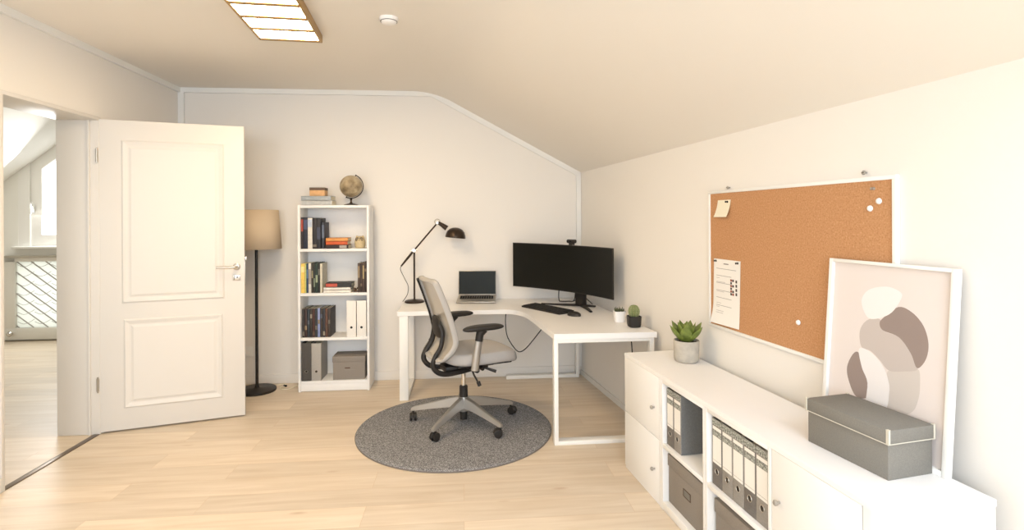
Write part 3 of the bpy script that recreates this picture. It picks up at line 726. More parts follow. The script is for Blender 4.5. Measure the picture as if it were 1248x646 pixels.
q = B('silver'); q.box(-LW / 2, LW / 2, -.004, .004, .002, .232, .003); q.xf(ms).build('lid', lp)
q = B('lscreen'); q.box(-LW / 2 + .005, LW / 2 - .005, -.0052, -.004, .014, .227); q.xf(ms).build('screen', lp)
for s in (-1, 1):
    q = B('blackp'); q.lathe([(.008, 0), (.008, .024), (.001, .024)], 12, (s * .13, LD - .02, 0)); q.build('rear_foot', lp)

# desk lamp
lm = thing('desk_lamp', 'dark jointed desk lamp with round base and dome shade', 'desk lamp', (-.447, 5.055, DT))
q = B('bronze'); q.lathe([(.088, 0), (.090, .006), (.088, .014), (.078, .020), (.02, .024), (.012, .03), (.001, .03)], 40); q.build('base', lm)
q = B('bronze'); q.tube([(0, 0, .02), (0, 0, .478)], .0085, 12); q.build('column', lm)
J = Vector((0, -.02, .48)); T = Vector((-.118, -.02, .335)); E_ = Vector((.214, -.02, .730))
q = B('bronze'); q.tube([J + (T - J) * 1.0, J + (T - J) * .5, J], [.007, .011, .010], 10); q.build('tail_arm', lm)
q = B('bronze'); q.tube([J, J + (E_ - J) * .95], .0075, 10); q.build('arm', lm)
q = B('steel'); q.tube([(0, -.04, .48), (0, .012, .48)], .016, 14); q.lathe([(.010, 0), (.010, .016), (.001, .018)], 12, (.012, -.04, .47), Matrix.Rotation(R(90), 4, 'X')); q.tube([(-.03, -.03, .475), (.03, -.03, .485)], .006, 8); q.build('joint', lm)
q = B('steel'); q.tube([E_ + Vector((.024 * math.cos(a), -.004, .012 + .024 * math.sin(a))) for a in [k * math.pi / 10 for k in range(21)]], .0035, 8, cap=False); q.tube([E_ + Vector((0, -.018, 0)), E_ + Vector((0, .012, 0))], .010, 10); q.build('elbow_ring', lm)
q = B('bronze'); q.tube([E_ + Vector((.008, 0, .004)), (.256, -.02, .712), (.30, -.02, .680)], [.015, .019, .026], 14); q.build('socket_neck', lm)
dm = Matrix.Rotation(R(6), 4, 'Y')
q = B('bronze'); q.lathe([(.094, 0), (.094, .006), (.091, .026), (.080, .056), (.060, .078), (.036, .090), (.012, .095), (.001, .095)], 36, (.378, -.02, .592), dm)
bmesh.ops.delete(q.bm, geom=[min(q.bm.faces, key=lambda f: f.calc_center_median().z)], context='FACES_ONLY')
so_ = q.build('lamp_shade', lm); md = so_.modifiers.new('s', 'SOLIDIFY'); md.thickness = .002
q = B('paper'); q.lathe([(.001, -.004), (.02, .004), (.026, .022), (.018, .044), (.010, .06), (.001, .06)], 16, (.378, -.02, .60), dm); q.build('light_bulb', lm)
q = B('blackp'); q.tube(catmull([T, (-.122, -.02, .30), (-.085, -.02, .22), (-.055, -.01, .15), (-.062, .0, .08), (-.09, .02, .03), (-.11, .03, .004)], 6), .0030, 7); q.build('cord', lm)

# monitor
AM = R(-50.97)
mo = thing('monitor', 'large curved black ultrawide monitor facing the room from the desk corner', 'monitor', (1.03, 4.64, DT), AM)
RC = 1.85; HW = .552
def mpt(u, zz, back=0):     # u in -1..1 along the width
    a = math.asin(HW / RC) * u
    zc = .139 - .007 * u if zz == 0 else (.539 - .007 * u)
    return Vector((-.056 + (RC + back) * math.sin(a), -.244 + (RC + back) * math.cos(a) - RC * math.cos(math.asin(HW / RC)), zc))
q = B('blackp'); n = 28
rows = []
for i in range(n + 1):
    u = -1 + 2 * i / n; th = .012 + .028 * (1 - abs(u) ** 3)
    rows.append([q.bm.verts.new(mpt(u, 0)), q.bm.verts.new(mpt(u, 1)), q.bm.verts.new(mpt(u, 1, .012)), q.bm.verts.new(mpt(u, 1, th) + Vector((0, 0, -.05))), q.bm.verts.new(mpt(u, 0, th) + Vector((0, 0, .05))), q.bm.verts.new(mpt(u, 0, .012))])
for a, b in zip(rows, rows[1:]):
    for k in range(6): q.bm.faces.new([a[k], b[k], b[(k + 1) % 6], a[(k + 1) % 6]])
q.bm.faces.new(rows[0]); q.bm.faces.new(rows[-1][::-1])
q.build('housing', mo)
q = B('screen')
q.grid(lambda u, v: mpt((u * 2 - 1) * .985, 0, -.0012) * (1 - (.02 + .96 * v)) + mpt((u * 2 - 1) * .985, 1, -.0012) * (.02 + .96 * v), 29, 2)
so_ = q.build('screen', mo)
q = B('blackm'); q.box(-.045, .045, -.04, .012, .01, .36, .008); q.box(-.05, .05, -.125, -.03, .27, .39, .01); q.build('stand_column', mo)
q = B('blackm'); q.tube([(0, -.01, .012), (-.15, -.085, .010), (-.325, -.165, .008)], [.026, .020, .014], 10, flat=.42, up=(0, 0, 1))
q.tube([(0, -.01, .012), (.13, -.10, .010), (.255, -.205, .008)], [.026, .020, .014], 10, flat=.42, up=(0, 0, 1))
q.tube([(0, -.01, .012), (.06, .02, .010), (.118, .03, .009)], [.026, .022, .018], 10, flat=.42, up=(0, 0, 1)); q.build('stand_feet', mo)
wc = thing('webcam', 'small black webcam clipped on top of the curved monitor', 'webcam', (1.03, 4.64, DT), AM)
wcp = mpt(.12, 1)
q = B('blackp'); q.tube([wcp + Vector((-.042, .01, .033)), wcp + Vector((.042, .01, .033))], .016, 14); q.build('body', wc)
q = B('blackp'); q.box(wcp.x - .02, wcp.x + .02, wcp.y - .006, wcp.y + .03, wcp.z + .001, wcp.z + .02, .003); q.build('clip', wc)
q = B('screen'); q.lathe([(.009, 0), (.009, .003), (.001, .004)], 16, (wcp.x, wcp.y - .005, wcp.z + .033), Matrix.Rotation(R(90), 4, 'X')); q.build('lens', wc)
q = B('blackp'); q.tube(catmull([(.90, 4.84, DT + .30), (.872, 4.88, DT + .12), (.875, 4.90, DT + .02), (.90, 4.91, DT + .006), (.96, 4.90, DT + .006), (1.005, 4.86, DT + .02), (1.01, 4.82, DT + .12), (1.0, 4.79, DT + .30)], 6), .0045, 7)
q.tube(catmull([(1.00, 4.87, DT + .01), (1.05, 4.86, DT + .035), (1.08, 4.84, DT + .06), (1.12, 4.80, DT + .03), (1.14, 4.72, DT + .006)], 6), .004, 7)
tag(q.build('cable'), 'black cables looped on the desk behind the curved monitor', 'cable')

# keyboard and mouse
kb = thing('keyboard', 'flat black keyboard lying in front of the curved monitor', 'keyboard', (.70, 4.50, DT), R(-58.9))
q = B('blackp'); q.prism([(-.245, -.08, 0), (.245, -.08, 0), (.245, .08, 0), (-.245, .08, 0)], (0, 0, .012))
for v in q.bm.verts:
    if v.co.z > .01 and v.co.y > 0: v.co.z += .008
q.build('case', kb)
q = B('keys')
for r_ in range(6):
    for k in range(21):
        if k in (14, 17) and False: continue
        x = -.236 + k * .0225; y = -.07 + r_ * .0238; z = .0125 + (y + .08) / .16 * .008
        if r_ == 0 and 4 <= k <= 9:
            if k == 4: q.box(x, x + .132, y, y + .020, z - .002, z + .006, .0015, seg=1)
            continue
        q.box(x, x + .0195, y, y + .020, z - .002, z + .006, .0015, seg=1)
q.build('keycaps', kb)
mo_ = thing('mouse', 'black computer mouse beside the keyboard', 'mouse', (.867, 4.19, DT), R(-40))
q = B('blackp'); q.grid(lambda u, v: Vector((.058 * math.cos(2 * math.pi * u) * math.sin(math.pi / 2 * v) , .036 * math.sin(2 * math.pi * u) * math.sin(math.pi / 2 * v), .004 + .032 * math.cos(math.pi / 2 * v) ** .7)), 33, 12)
bmesh.ops.remove_doubles(q.bm, verts=q.bm.verts, dist=1e-5); q.lathe([(.054, 0), (.056, .005)], 24, (0, 0, 0), Matrix.Diagonal((1, .62, 1, 1))); q.build('body', mo_)
q = B('rugedge'); q.tube([(.028, 0, .026), (.038, 0, .0265)], .005, 8); q.build('scroll_wheel', mo_)

# pots on the desk
pp = thing('potted_succulent', 'white pot with tiny dark leaves behind the black cactus pot', 'plant', (1.150, 3.915, DT))
q = B('lam'); q.lathe([(.034, 0), (.038, .004), (.043, .078), (.041, .080), (.039, .078), (.038, .070), (.001, .069)], 32, sq=4); q.build('pot', pp)
q = B('leafd')
for k in range(26):
    a = k * 2.4; r_ = .030 * math.sqrt(k / 26); p = Vector((r_ * math.cos(a), r_ * math.sin(a), .068)); o2 = Vector((math.cos(a), math.sin(a), 0)) * .006
    q.tube([p, p + o2 + Vector((0, 0, .014)), p + o2 * 1.7 + Vector((0, 0, .024 + .008 * (k % 3)))], [.002, .0052, .0008], 6)
q.build('leaves', pp)
cp = thing('potted_cactus', 'round ribbed cactus in a black pot on the desk end', 'plant', (1.196, 3.715, DT))
q = B('blackp'); q.lathe([(.034, 0), (.040, .004), (.044, .020), (.046, .072), (.046, .076), (.042, .077), (.041, .068), (.001, .068)], 40, sq=4.5); q.build('pot', cp)
q = B('soil'); q.lathe([(.040, .0685), (.02, .071), (.001, .072)], 24); q.build('soil', cp)
q = B('cactus')
def cac(u, v):
    a = 2 * math.pi * u; ph = math.pi * v; rr_ = .037 * (1 + .09 * math.cos(13 * a)) * math.sin(ph) ** .8
    return Vector((rr_ * math.cos(a), rr_ * math.sin(a), .110 - .044 * math.cos(math.pi * v)))
q.grid(cac, 105, 15); q.build('cactus_body', cp)
q = B('cream')
for k in range(13):
    a = 2 * math.pi * k / 13
    for j in range(3, 12):
        v = j / 14; ph = math.pi * v; r_ = .0405 * math.sin(ph) ** .8; p = Vector((r_ * math.cos(a), r_ * math.sin(a), .110 - .044 * math.cos(ph)))
        for s in (-.5, 0, .5):
            d_ = Vector((math.cos(a + s), math.sin(a + s), .4)); q.tube([p, p + d_ * .007], [.0006, .0002], 4)
q.build('spines', cp)

# ------------------------------------------------------------------ office chair
ch = thing('office_chair', 'grey office chair with mesh back, black armrests and five-star base on the round rug', 'chair', (0, 3.98, RZ), R(20))
for k in range(5):
    a = R(146 + 72 * k); ca, sa = math.cos(a), math.sin(a)
    q = B('alu'); P = lambda r, z: Vector((r * ca, r * sa, z))
    s0, s1 = .030, .016
    side = Vector((-sa, ca, 0))
    def sec(r, zt, zb, w_): return [P(r, zt) + side * w_ * .62, P(r, zt) - side * w_ * .62, P(r, zb) - side * w_, P(r, zb) + side * w_]
    secs = [sec(.03, .190, .115, .030), sec(.12, .172, .112, .026), sec(.26, .132, .092, .021), sec(.38, .098, .072, .017), sec(.40, .088, .070, .014)]
    vs = [[q.bm.verts.new(p) for p in s] for s in secs]
    for x, y in zip(vs, vs[1:]):
        for j in range(4): q.bm.faces.new([x[j], x[(j + 1) % 4], y[(j + 1) % 4], y[j]])
    q.bm.faces.new(vs[0][::-1]); q.bm.faces.new(vs[-1])
    bmesh.ops.bevel(q.bm, geom=list(q.bm.edges), offset=.003, segments=2, affect='EDGES'); q.build('base_leg', ch)
    cs = bpy.data.objects.new('caster', None)
    q = B('blackp'); sw = a + (1.9 + k * 1.1); cx, cy = .385 * ca, .385 * sa
    dx_, dy_ = math.cos(sw), math.sin(sw); off = Vector((cx + .016 * dx_, cy + .016 * dy_, .030)); axv = Vector((-dy_, dx_, 0))
    q.tube([(cx, cy, .05), (cx, cy, .085)], .008, 10)
    hood = [off + Vector((dx_ * .024 * math.cos(t), dy_ * .024 * math.cos(t), .024 * math.sin(t))) for t in [R(x) for x in range(0, 181, 20)]]
    q.tube(hood, .010, 8)
    cs = q.build('caster', ch)
    for s in (-1, 1):
        q = B('blackp'); rot = axv.to_track_quat('Z', 'Y').to_matrix().to_4x4()
        q.lathe([(.020, -.009), (.028, -.007), (.030, 0), (.028, .007), (.020, .009), (.001, .009)], 22, off + axv * .017 * s, rot)
        q.lathe([(.001, -.0092), (.02, -.0091)], 22, off + axv * .017 * s, rot); q.build('wheel', cs)
q = B('alu'); q.lathe([(.034, .088), (.036, .10), (.036, .18), (.031, .192), (.001, .192)], 28); q.build('hub', ch)
q = B('blackp'); q.lathe([(.001, .028), (.026, .028), (.027, .088), (.001, .088)], 24); q.build('lower_cylinder', ch)
q = B('blackp'); q.lathe([(.031, .192), (.030, .268), (.026, .272), (.001, .272)], 24); q.build('column_sleeve', ch)
q = B('chrome'); q.lathe([(.016, .272), (.016, .40), (.001, .40)], 20); q.build('gas_lift', ch)
q = B('blackp'); q.box(-.16, .17, -.075, .075, .395, .44, .012); q.box(-.03, .20, -.12, .12, .425, .468, .012); q.build('mechanism', ch)
# seat
q = B('seat')
SN = 40
def seat(u, v):    # u around, v from bottom centre to top centre
    a = 2 * math.pi * u; e = 3.4
    ca, sa = math.cos(a), math.sin(a); k_ = 1 / (abs(ca) ** e + abs(sa) ** e) ** (1 / e)
    cxs = .105
    if v < .3: r_ = v / .3 * .9; zz = .468
    elif v < .55:
        t = (v - .3) / .25; r_ = .9 + .1 * math.sin(t * math.pi / 2); zz = .468 + .030 * (1 - math.cos(t * math.pi / 2))
    elif v < .78:
        t = (v - .55) / .23; r_ = 1 - .08 * (1 - math.cos(t * math.pi / 2)); zz = .498 + .050 * math.sin(t * math.pi / 2)
    else:
        t = (v - .78) / .22; r_ = .92 * (1 - t); zz = .548 + .012 * math.sin(t * math.pi / 2)
    x = cxs + .278 * k_ * ca * r_; y = .25 * k_ * sa * r_
    if x > .2: zz -= (x - .2) ** 2 * 1.15
    y *= 1 - .10 * max(0, (x - .1)) / .28
    return Vector((x, y, zz))
q.grid(seat, 64, 30); bmesh.ops.remove_doubles(q.bm, verts=q.bm.verts, dist=1e-5); q.build('seat', ch)
q = B('blackp'); q.box(-.11, .30, -.20, .20, .452, .470, .008); q.build('seat_pan', ch)
# backrest curve (x forward, z up)
prof = catmull([(-.250, 0, .515), (-.212, 0, .548), (-.172, 0, .592), (-.154, 0, .65), (-.168, 0, .728), (-.195, 0, .822), (-.235, 0, .935), (-.268, 0, 1.02), (-.288, 0, 1.062)], 8)
def pz(t):
    x = t * (len(prof) - 1); i = min(int(x), len(prof) - 2); return prof[i].lerp(prof[i + 1], x - i)
def hw(t):
    base = .232 - .045 * max(0, (t - .35) / .65) ** 1.3 - .02 * max(0, (.35 - t) / .35)
    e = .10
    if t < e: base *= (1 - (1 - t / e) ** 2.6) ** .5 * .45 + .55
    if t > 1 - .06: base *= (1 - ((t - (1 - .06)) / .06) ** 2.4) ** .5 * .25 + .75 if t < 1 else .75
    return base
def bk(t, s):
    p = pz(t); return Vector((p.x + .016 * (s * s) , s * hw(t), p.z))
q = B('net'); q.grid(lambda u, v: bk(.03 + u * .94, (v * 2 - 1) * .96), 40, 20); q.build('backrest_mesh', ch)
loop = [bk(t / 40, 1) for t in range(41)] + [bk(1, s) for s in (.6, .2, -.2, -.6)] + [bk(1 - t / 40, -1) for t in range(41)] + [bk(0, s) for s in (-.6, -.2, .2, .6)]
def closed_tube(q, pts, rx, seg=10, off=Vector((0, 0, 0)), flat=.55):
    N = len(pts); rings = []
    for i in range(N):
        t = (pts[(i + 1) % N] - pts[i - 1]).normalized(); nrm_ = Vector((1, 0, .35)).normalized(); nrm_ = (nrm_ - t * nrm_.dot(t)).normalized(); w_ = t.cross(nrm_)
        rings.append([q.bm.verts.new(pts[i] + off + nrm_ * math.cos(2 * math.pi * k / seg) * rx + w_ * math.sin(2 * math.pi * k / seg) * rx * flat) for k in range(seg)])
    for i in range(N):
        for k in range(seg): q.bm.faces.new([rings[i][k], rings[(i + 1) % N][k], rings[(i + 1) % N][(k + 1) % seg], rings[i][(k + 1) % seg]])
q = B('meshf'); closed_tube(q, loop, .021, 12); q.build('backrest_frame', ch)
inner = [Vector((p.x, p.y * .93, .80 + (p.z - .80) * .97)) for p in loop[:41]]
for s in (1,):
    q = B('blackp'); q.tube([Vector((p.x - .026, p.y * s, p.z)) for p in inner[8:41]], .0075, 8); q.build('rear_strip', ch)
# lumbar pad and the two curved carriers
q = B('blackp')
def lum(u, v):
    a = 2 * math.pi * u; p = math.pi * v; e = 2.8; ca, sa = math.cos(a), math.sin(a); k_ = 1 / (abs(ca) ** e + abs(sa) ** e) ** (1 / e)
    return Vector((-.200 - .018 * math.cos(p) - .10 * (.080 * k_ * sa * math.sin(p)), .098 * k_ * ca * math.sin(p) ** .8, .722 + .080 * k_ * sa * math.sin(p) ** .8))
q.grid(lum, 41, 15); bmesh.ops.remove_doubles(q.bm, verts=q.bm.verts, dist=1e-5)
q.build('lumbar_pad', ch)
for s in (-1, 1):
    q = B('blackp')
    q.tube(catmull([(-.205, s * .075, .745), (-.190, s * .10, .69), (-.206, s * .112, .60), (-.250, s * .115, .53), (-.266, s * .115, .475), (-.233, s * .112, .425), (-.170, s * .105, .402), (-.06, s * .085, .400), (.04, s * .06, .405)], 6), [.019] * 49, 12, flat=.8); q.build('back_support', ch)
for s in (-1, 1):
    q = B('alu'); q.tube([(-.022, s * .285, .455), (-.010, s * .292, .56), (.005, s * .297, .665)], [.022, .021, .020], 12, flat=1.25); q.build('arm_post', ch)
    q = B('blackp'); q.tube([(-.005, s * .288, .452), (-.0, s * .2, .440), (0, s * .1, .44)], .018, 10); q.build('arm_bracket', ch)
    q = B('blackp'); q.tube([(.004, s * .297, .655), (.012, s * .297, .70), (.03, s * .297, .735)], [.026, .027, .040], 14, flat=1.0); q.build('arm_sleeve', ch)
    q = B('blackp')
    def pad(u, v, s=s):
        a = 2 * math.pi * u; e = 2.6; ca, sa = math.cos(a), math.sin(a); k_ = 1 / (abs(ca) ** e + abs(sa) ** e) ** (1 / e)
        r_ = math.sin(math.pi * v) ** .45 if 0 < v < 1 else 0
        x = .150 * k_ * ca * r_; y = .045 * k_ * sa * r_; z = -.020 * math.cos(math.pi * v)
        return Vector((.040 + x, s * .295 + y, .744 + z - .35 * (min(0, x + .02)) ** 2 * 1.2 - .6 * max(0, x - .09) ** 2))
    q.grid(pad, 41, 13); bmesh.ops.remove_doubles(q.bm, verts=q.bm.verts, dist=1e-6); q.build('armrest', ch)
q = B('blackp'); q.tube([(.02, -.10, .425), (.035, -.13, .37), (.055, -.16, .325)], .0065, 8); q.tube([(.052, -.158, .335), (.062, -.165, .305)], .014, 10); q.build('tilt_lever', ch)
q = B('blackp'); q.tube([(.07, -.10, .435), (.085, -.17, .425)], .016, 10); q.tube([(.10, -.17, .43), (.17, -.21, .405)], [.008, .012], 8); q.build('height_lever', ch)

# ------------------------------------------------------------------ sideboard
TS = R(5.69)
SBX, SBY = .970, 3.2; SD = .372; SBH = .69
class SLoc: pass
def sbt(name, label, cat, s, group=None):      # s: distance along the front from its far end
    return thing(name, label, cat, (SBX + math.sin(TS) * s, SBY - math.cos(TS) * s, 0), TS, group)
S0, S1, S2, S3, S4 = 0, .478, .900, 1.345, 1.825
TT = .020
q = B('lam'); pts = []
pts = [(0, 0), (SD, 0), (SD, -S4)]
rad = .055
pts += [(rad * (1 - math.sin(a)) * 1.0 + 0, -S4 + rad * (1 - math.cos(a))) for a in [R(90 * k / 8) for k in range(0, 9)]]
q.prism([(x, y, SBH - TT) for x, y in pts], (0, 0, TT))
es = [e for e in q.bm.edges if min(v.co.z for v in e.verts) > SBH - .001]
bmesh.ops.bevel(q.bm, geom=es, offset=.002, segments=2, affect='EDGES')
wt = q.build('sideboard_top'); wt.location = (SBX, SBY, 0); wt.rotation_euler = (0, 0, TS)
tag(wt, 'long white worktop over the row of low white cabinets along the right wall', 'worktop')
Z1 = SBH - TT - .0005
def knob(p, x, y, z):
    q = B('alu'); q.tube([(x, y, z), (x - .012, y, z)], .005, 10); q.lathe([(.008, 0), (.010, .004), (.010, .010), (.007, .013), (.001, .013)], 16, (x - .010, y, z), Matrix.Rotation(R(-90), 4, 'Y')); q.build('knob', p)
# far cabinet with two stacked doors
c1 = sbt('cabinet', 'closed white cabinet with two stacked doors at the far end of the sideboard', 'cabinet', 0)
q = B('lam2'); q.box(.019, SD - .001, -S1 + .001, -.001, 0, .02); q.box(.019, SD - .001, -.018, -.001, .02, Z1, .001); q.box(.019, SD - .001, -S1 + .001, -S1 + .018, .02, Z1, .001); q.box(SD - .008, SD - .001, -S1 + .018, -.018, .02, Z1); q.box(.019, SD - .008, -S1 + .018, -.018, .34, .356); q.build('body', c1)
for z0, z1 in ((.018, .343), (.346, Z1 - .001)):
    q = B('lam2'); q.box(0, .018, -S1 + .022, -.002, z0, z1, .0015); dd_ = q.build('door', c1); knob(dd_, .0, -S1 + .075, z0 + (.152 if z0 > .1 else .154))
q = B('lam2'); q.box(.0, .018, -S1 + .001, -S1 + .020, 0, Z1, .001); q.box(.004, .018, -S1 + .02, -.002, 0, .016, .001); q.build('front_frame', c1)
def open_unit(label, a, b):
    t = sbt('shelf_unit', label, 'shelf', a); L_ = b - a
    for y in (-.018, -L_ + .001):
        q = B('lam2'); q.box(0, SD - .001, y, y + .017, 0, Z1, .001); q.build('side_panel', t)
    q = B('lam2'); q.box(SD - .008, SD - .001, -L_ + .0185, -.0185, .0, Z1); q.build('back_panel', t)
    for z in (.045, .345, Z1):
        q = B('lam2'); q.box(.0, SD - .0085, -L_ + .0185, -.0185, z - (.042 if z < .1 else (.022 if z < .5 else .016)), z, .001); q.build('shelf', t)
    return t
open_unit('white open shelf unit holding two ring binders above a grey box', S1, S2)
open_unit('white open shelf unit holding five ring binders above a grey box', S2, S3)
c2 = sbt('cabinet', 'closed white cabinet with rounded end nearest the camera, under the lidded box', 'cabinet', S3)
L2 = S4 - S3
q = B('lam2'); q.box(.019, SD - .001, -.018, -.001, 0, Z1, .001)
pts = [(.019, -.1), (SD - .002, -.1), (SD - .002, -L2 + .002)] + [(.002 + rad * (1 - math.sin(a)), -L2 + .002 + rad * (1 - math.cos(a))) for a in [R(90 * k / 8) for k in range(0, 9)]]
q.box(.019, SD - .001, -L2 + rad + .03, -.018, .0, .02)
q.prism([(x, y, 0) for x, y in [(.002, -L2 + rad + .025), (.019, -L2 + rad + .025), (SD - .002, -L2 + rad + .025), (SD - .002, -L2 + .002)] + [(.002 + rad * (1 - math.sin(a)), -L2 + .002 + rad * (1 - math.cos(a))) for a in [R(90 * k / 8) for k in range(0, 9)]]], (0, 0, Z1))
q.build('body', c2)
q = B('lam2'); q.box(0, .018, -L2 + rad + .03, -.003, .018, Z1 - .001, .0015); dd_ = q.build('door', c2); knob(dd_, 0, -.045, .497)

def sbl(s, t, z): # sideboard local to world
    return (SBX + math.cos(TS) * t + math.sin(TS) * s, SBY + math.sin(TS) * t - math.cos(TS) * s, z)
BR = TS - R(90)      # spine of a binder faces the room
def sbinder(s, z, mk, label, group, w_=.074, side=None):
    return file_box('ring_binder', *sbl(s, .018, z), w_, .27, .288, mk, label, group, holez=.225, labelpl=True, rz=BR, sidemat=side)
ga = 'ring binders in the shelf of two'; gb = 'ring binders in the row of five'
# two binders: local x of the binder runs towards the camera end
sbinder(.545, .3455, 'binder_d', 'grey ring binder farthest from the camera in the shelf of two', ga, .070)
sbinder(.618, .3455, 'binder_l', 'ring binder with blue grey side in the shelf of two, next to the empty space', ga, .070, 'binder_b')
for i, (mk, lb) in enumerate([('binder_d', 'dark grey ring binder, far end of the row of five'), ('binder_l', 'lighter grey ring binder, second from the far end of the row of five'),
                              ('binder_l', 'middle ring binder of the row of five in the sideboard'), ('binder_d', 'dark grey ring binder, fourth from the far end of the row of five'), ('binder_l', 'lighter grey ring binder, near end of the row of five beside the cabinet door')]):
    sbinder(.9225 + .037 + i * .0755 + .008, .3455, mk, lb, gb, .0735)
storage_box(sbl(.688, .03, .0455), .375, .28, .245, .06, 'grey lidded storage box with label holder under the two binders', 'boxd', BR)
storage_box(sbl(1.122, .03, .0455), .375, .28, .235, .06, 'grey lidded storage box under the row of five binders', 'boxd', BR)

# plant
pl = thing('potted_succulent', 'green pointed succulent in a round concrete pot on the sideboard', 'plant', (1.262, 2.975, SBH))
q = B('concrete'); q.lathe([(.058, 0), (.065, .005), (.069, .02), (.071, .118), (.069, .121), (.064, .120), (.062, .108), (.001, .107)], 40); q.build('pot', pl)
q = B('soil'); q.lathe([(.062, .108), (.03, .112), (.001, .113)], 24); q.build('soil', pl)
def leaf(a, tiltd, L_, w_):
    q = B('leaf')
    ca, sa = math.cos(a), math.sin(a); ti = R(tiltd)
    def fn(u, v):
        t = u; wid = w_ * (math.sin(math.pi * min(1, t * .78 + .12)) ** .8) * (1 - t ** 6) if t < 1 else 0
        out = L_ * t * math.sin(ti) * (1 - .18 * t) + .006; up = L_ * t * math.cos(ti) + .18 * L_ * t * t * math.sin(ti)
        ang = 2 * math.pi * v; side = wid * math.cos(ang); thick = wid * .34 * math.sin(ang) - .25 * abs(side) * -1 * .6
        o2 = out - thick * math.cos(ti); u2 = up + thick * math.sin(ti)
        return Vector((ca * o2 - sa * side, sa * o2 + ca * side, .108 + u2))
    q.grid(fn, 12, 13); bmesh.ops.remove_doubles(q.bm, verts=q.bm.verts, dist=1e-6); q.build('leaf', pl)
for k in range(6): leaf(R(5 + 60 * k), 50 + 5 * (k % 2), .142, .034)
for k in range(5): leaf(R(40 + 72 * k), 27, .122, .033)
for k in range(3): leaf(R(100 + 120 * k), 9, .105, .025)

# big lidded box
bx = thing('lidded_box', 'long grey lidded box with pale trim and metal corners in front of the framed print', 'box', (1.2445, 1.86, SBH), R(9.9))
q = B('boxg'); q.box(.0, .178, -.312, 0, 0, .125, .002); q.build('body', bx)
q = B('boxg'); q.box(-.005, .183, -.317, .005, .112, .156, .002); q.build('lid', bx)
q = B('rib'); 
for (a, b, c_, d_) in ((-.0062, -.005, -.318, .006), (.183, .1842, -.318, .006), (-.006, .184, -.3182, -.317), (-.006, .184, .005, .0062)): q.box(a, b, c_, d_, .1115, .1143)
q.build('lid_trim', bx)
for (x, y) in ((-.005, -.317), (.183, -.317), (-.005, .005), (.183, .005)):
    q = B('rib'); sx = 1 if x < .1 else -1; sy = 1 if y < -.1 else -1
    q.box(x - .0015 * sx, x + .007 * sx, y - .0015 * sy, y, .114, .158, .0005); q.box(x - .0015 * sx, x, y - .0015 * sy, y + .007 * sy, .114, .158, .0005); q.box(x - .0015 * sx, x + .008 * sx, y - .0015 * sy, y + .008 * sy, .1562, .1582, .0005); q.build('metal_corner', bx)

# framed print leaning on the wall
LE = R(4.0)
fp = thing('framed_print', 'white framed abstract print of overlapping brown and white shapes leaning on the wall', 'picture', (1.4795, 1.540, SBH + .0005), TH)
FW, FH, FD = .507, .650, .021
mf = Matrix.Rotation(LE, 4, 'Y')
q = B('trim'); 
q.box(0, FD, 0, .018, 0, FH, .001); q.box(0, FD, FW - .018, FW, 0, FH, .001); q.box(0, FD, .018, FW - .018, 0, .018, .001); q.box(0, FD, .018, FW - .018, FH - .012, FH, .001)
q.xf(mf).build('frame', fp)
q = B('boxd'); q.box(.014, .019, .018, FW - .018, .018, FH - .012); q.xf(mf).build('backing', fp)
A = {'art_brown': [[(0.25, 0.452), (0.192, 0.501), (0.14, 0.491), (0.097, 0.453), (0.077, 0.398), (0.084, 0.345), (0.112, 0.311), (0.137, 0.354), (0.183, 0.398), (0.246, 0.409), (0.262, 0.43)],
                   [(0.393, 0.241), (0.371, 0.293), (0.346, 0.308), (0.328, 0.267), (0.299, 0.208), (0.297, 0.156), (0.346, 0.144), (0.382, 0.192)]],
     'art_taupe': [[(0.334, 0.332), (0.344, 0.389), (0.314, 0.434), (0.262, 0.446), (0.246, 0.409), (0.183, 0.398), (0.137, 0.354), (0.109, 0.309), (0.156, 0.288), (0.215, 0.275), (0.254, 0.302), (0.294, 0.325)]],
     'art_light': [[(0.22, 0.271), (0.156, 0.288), (0.109, 0.309), (0.099, 0.267), (0.103, 0.206), (0.128, 0.156), (0.214, 0.110), (0.208, 0.211)]],
     'art_white': [[(0.344, 0.499), (0.315, 0.545), (0.242, 0.566), (0.188, 0.554), (0.182, 0.531), (0.216, 0.478), (0.268, 0.448), (0.315, 0.445)],
                   [(0.343, 0.322), (0.294, 0.322), (0.244, 0.289), (0.218, 0.248), (0.209, 0.203), (0.223, 0.13), (0.297, 0.12), (0.299, 0.208), (0.327, 0.258)]]}
q = B('art_bg'); q.poly([(.012, .018, .018), (.012, FW - .018, .018), (.012, FW - .018, FH - .012), (.012, .018, FH - .012)])
lay = .0119
for k in ('art_light', 'art_taupe', 'art_brown', 'art_white'):
    for pl_ in A[k]:
        pp_ = catmull([(0, a + .012, b) for a, b in pl_], 5, closed=True); lay -= .0001
        q.m(k); q.poly([(lay, p.y, p.z) for p in pp_])
q.xf(mf).build('print', fp, autosmooth=False)

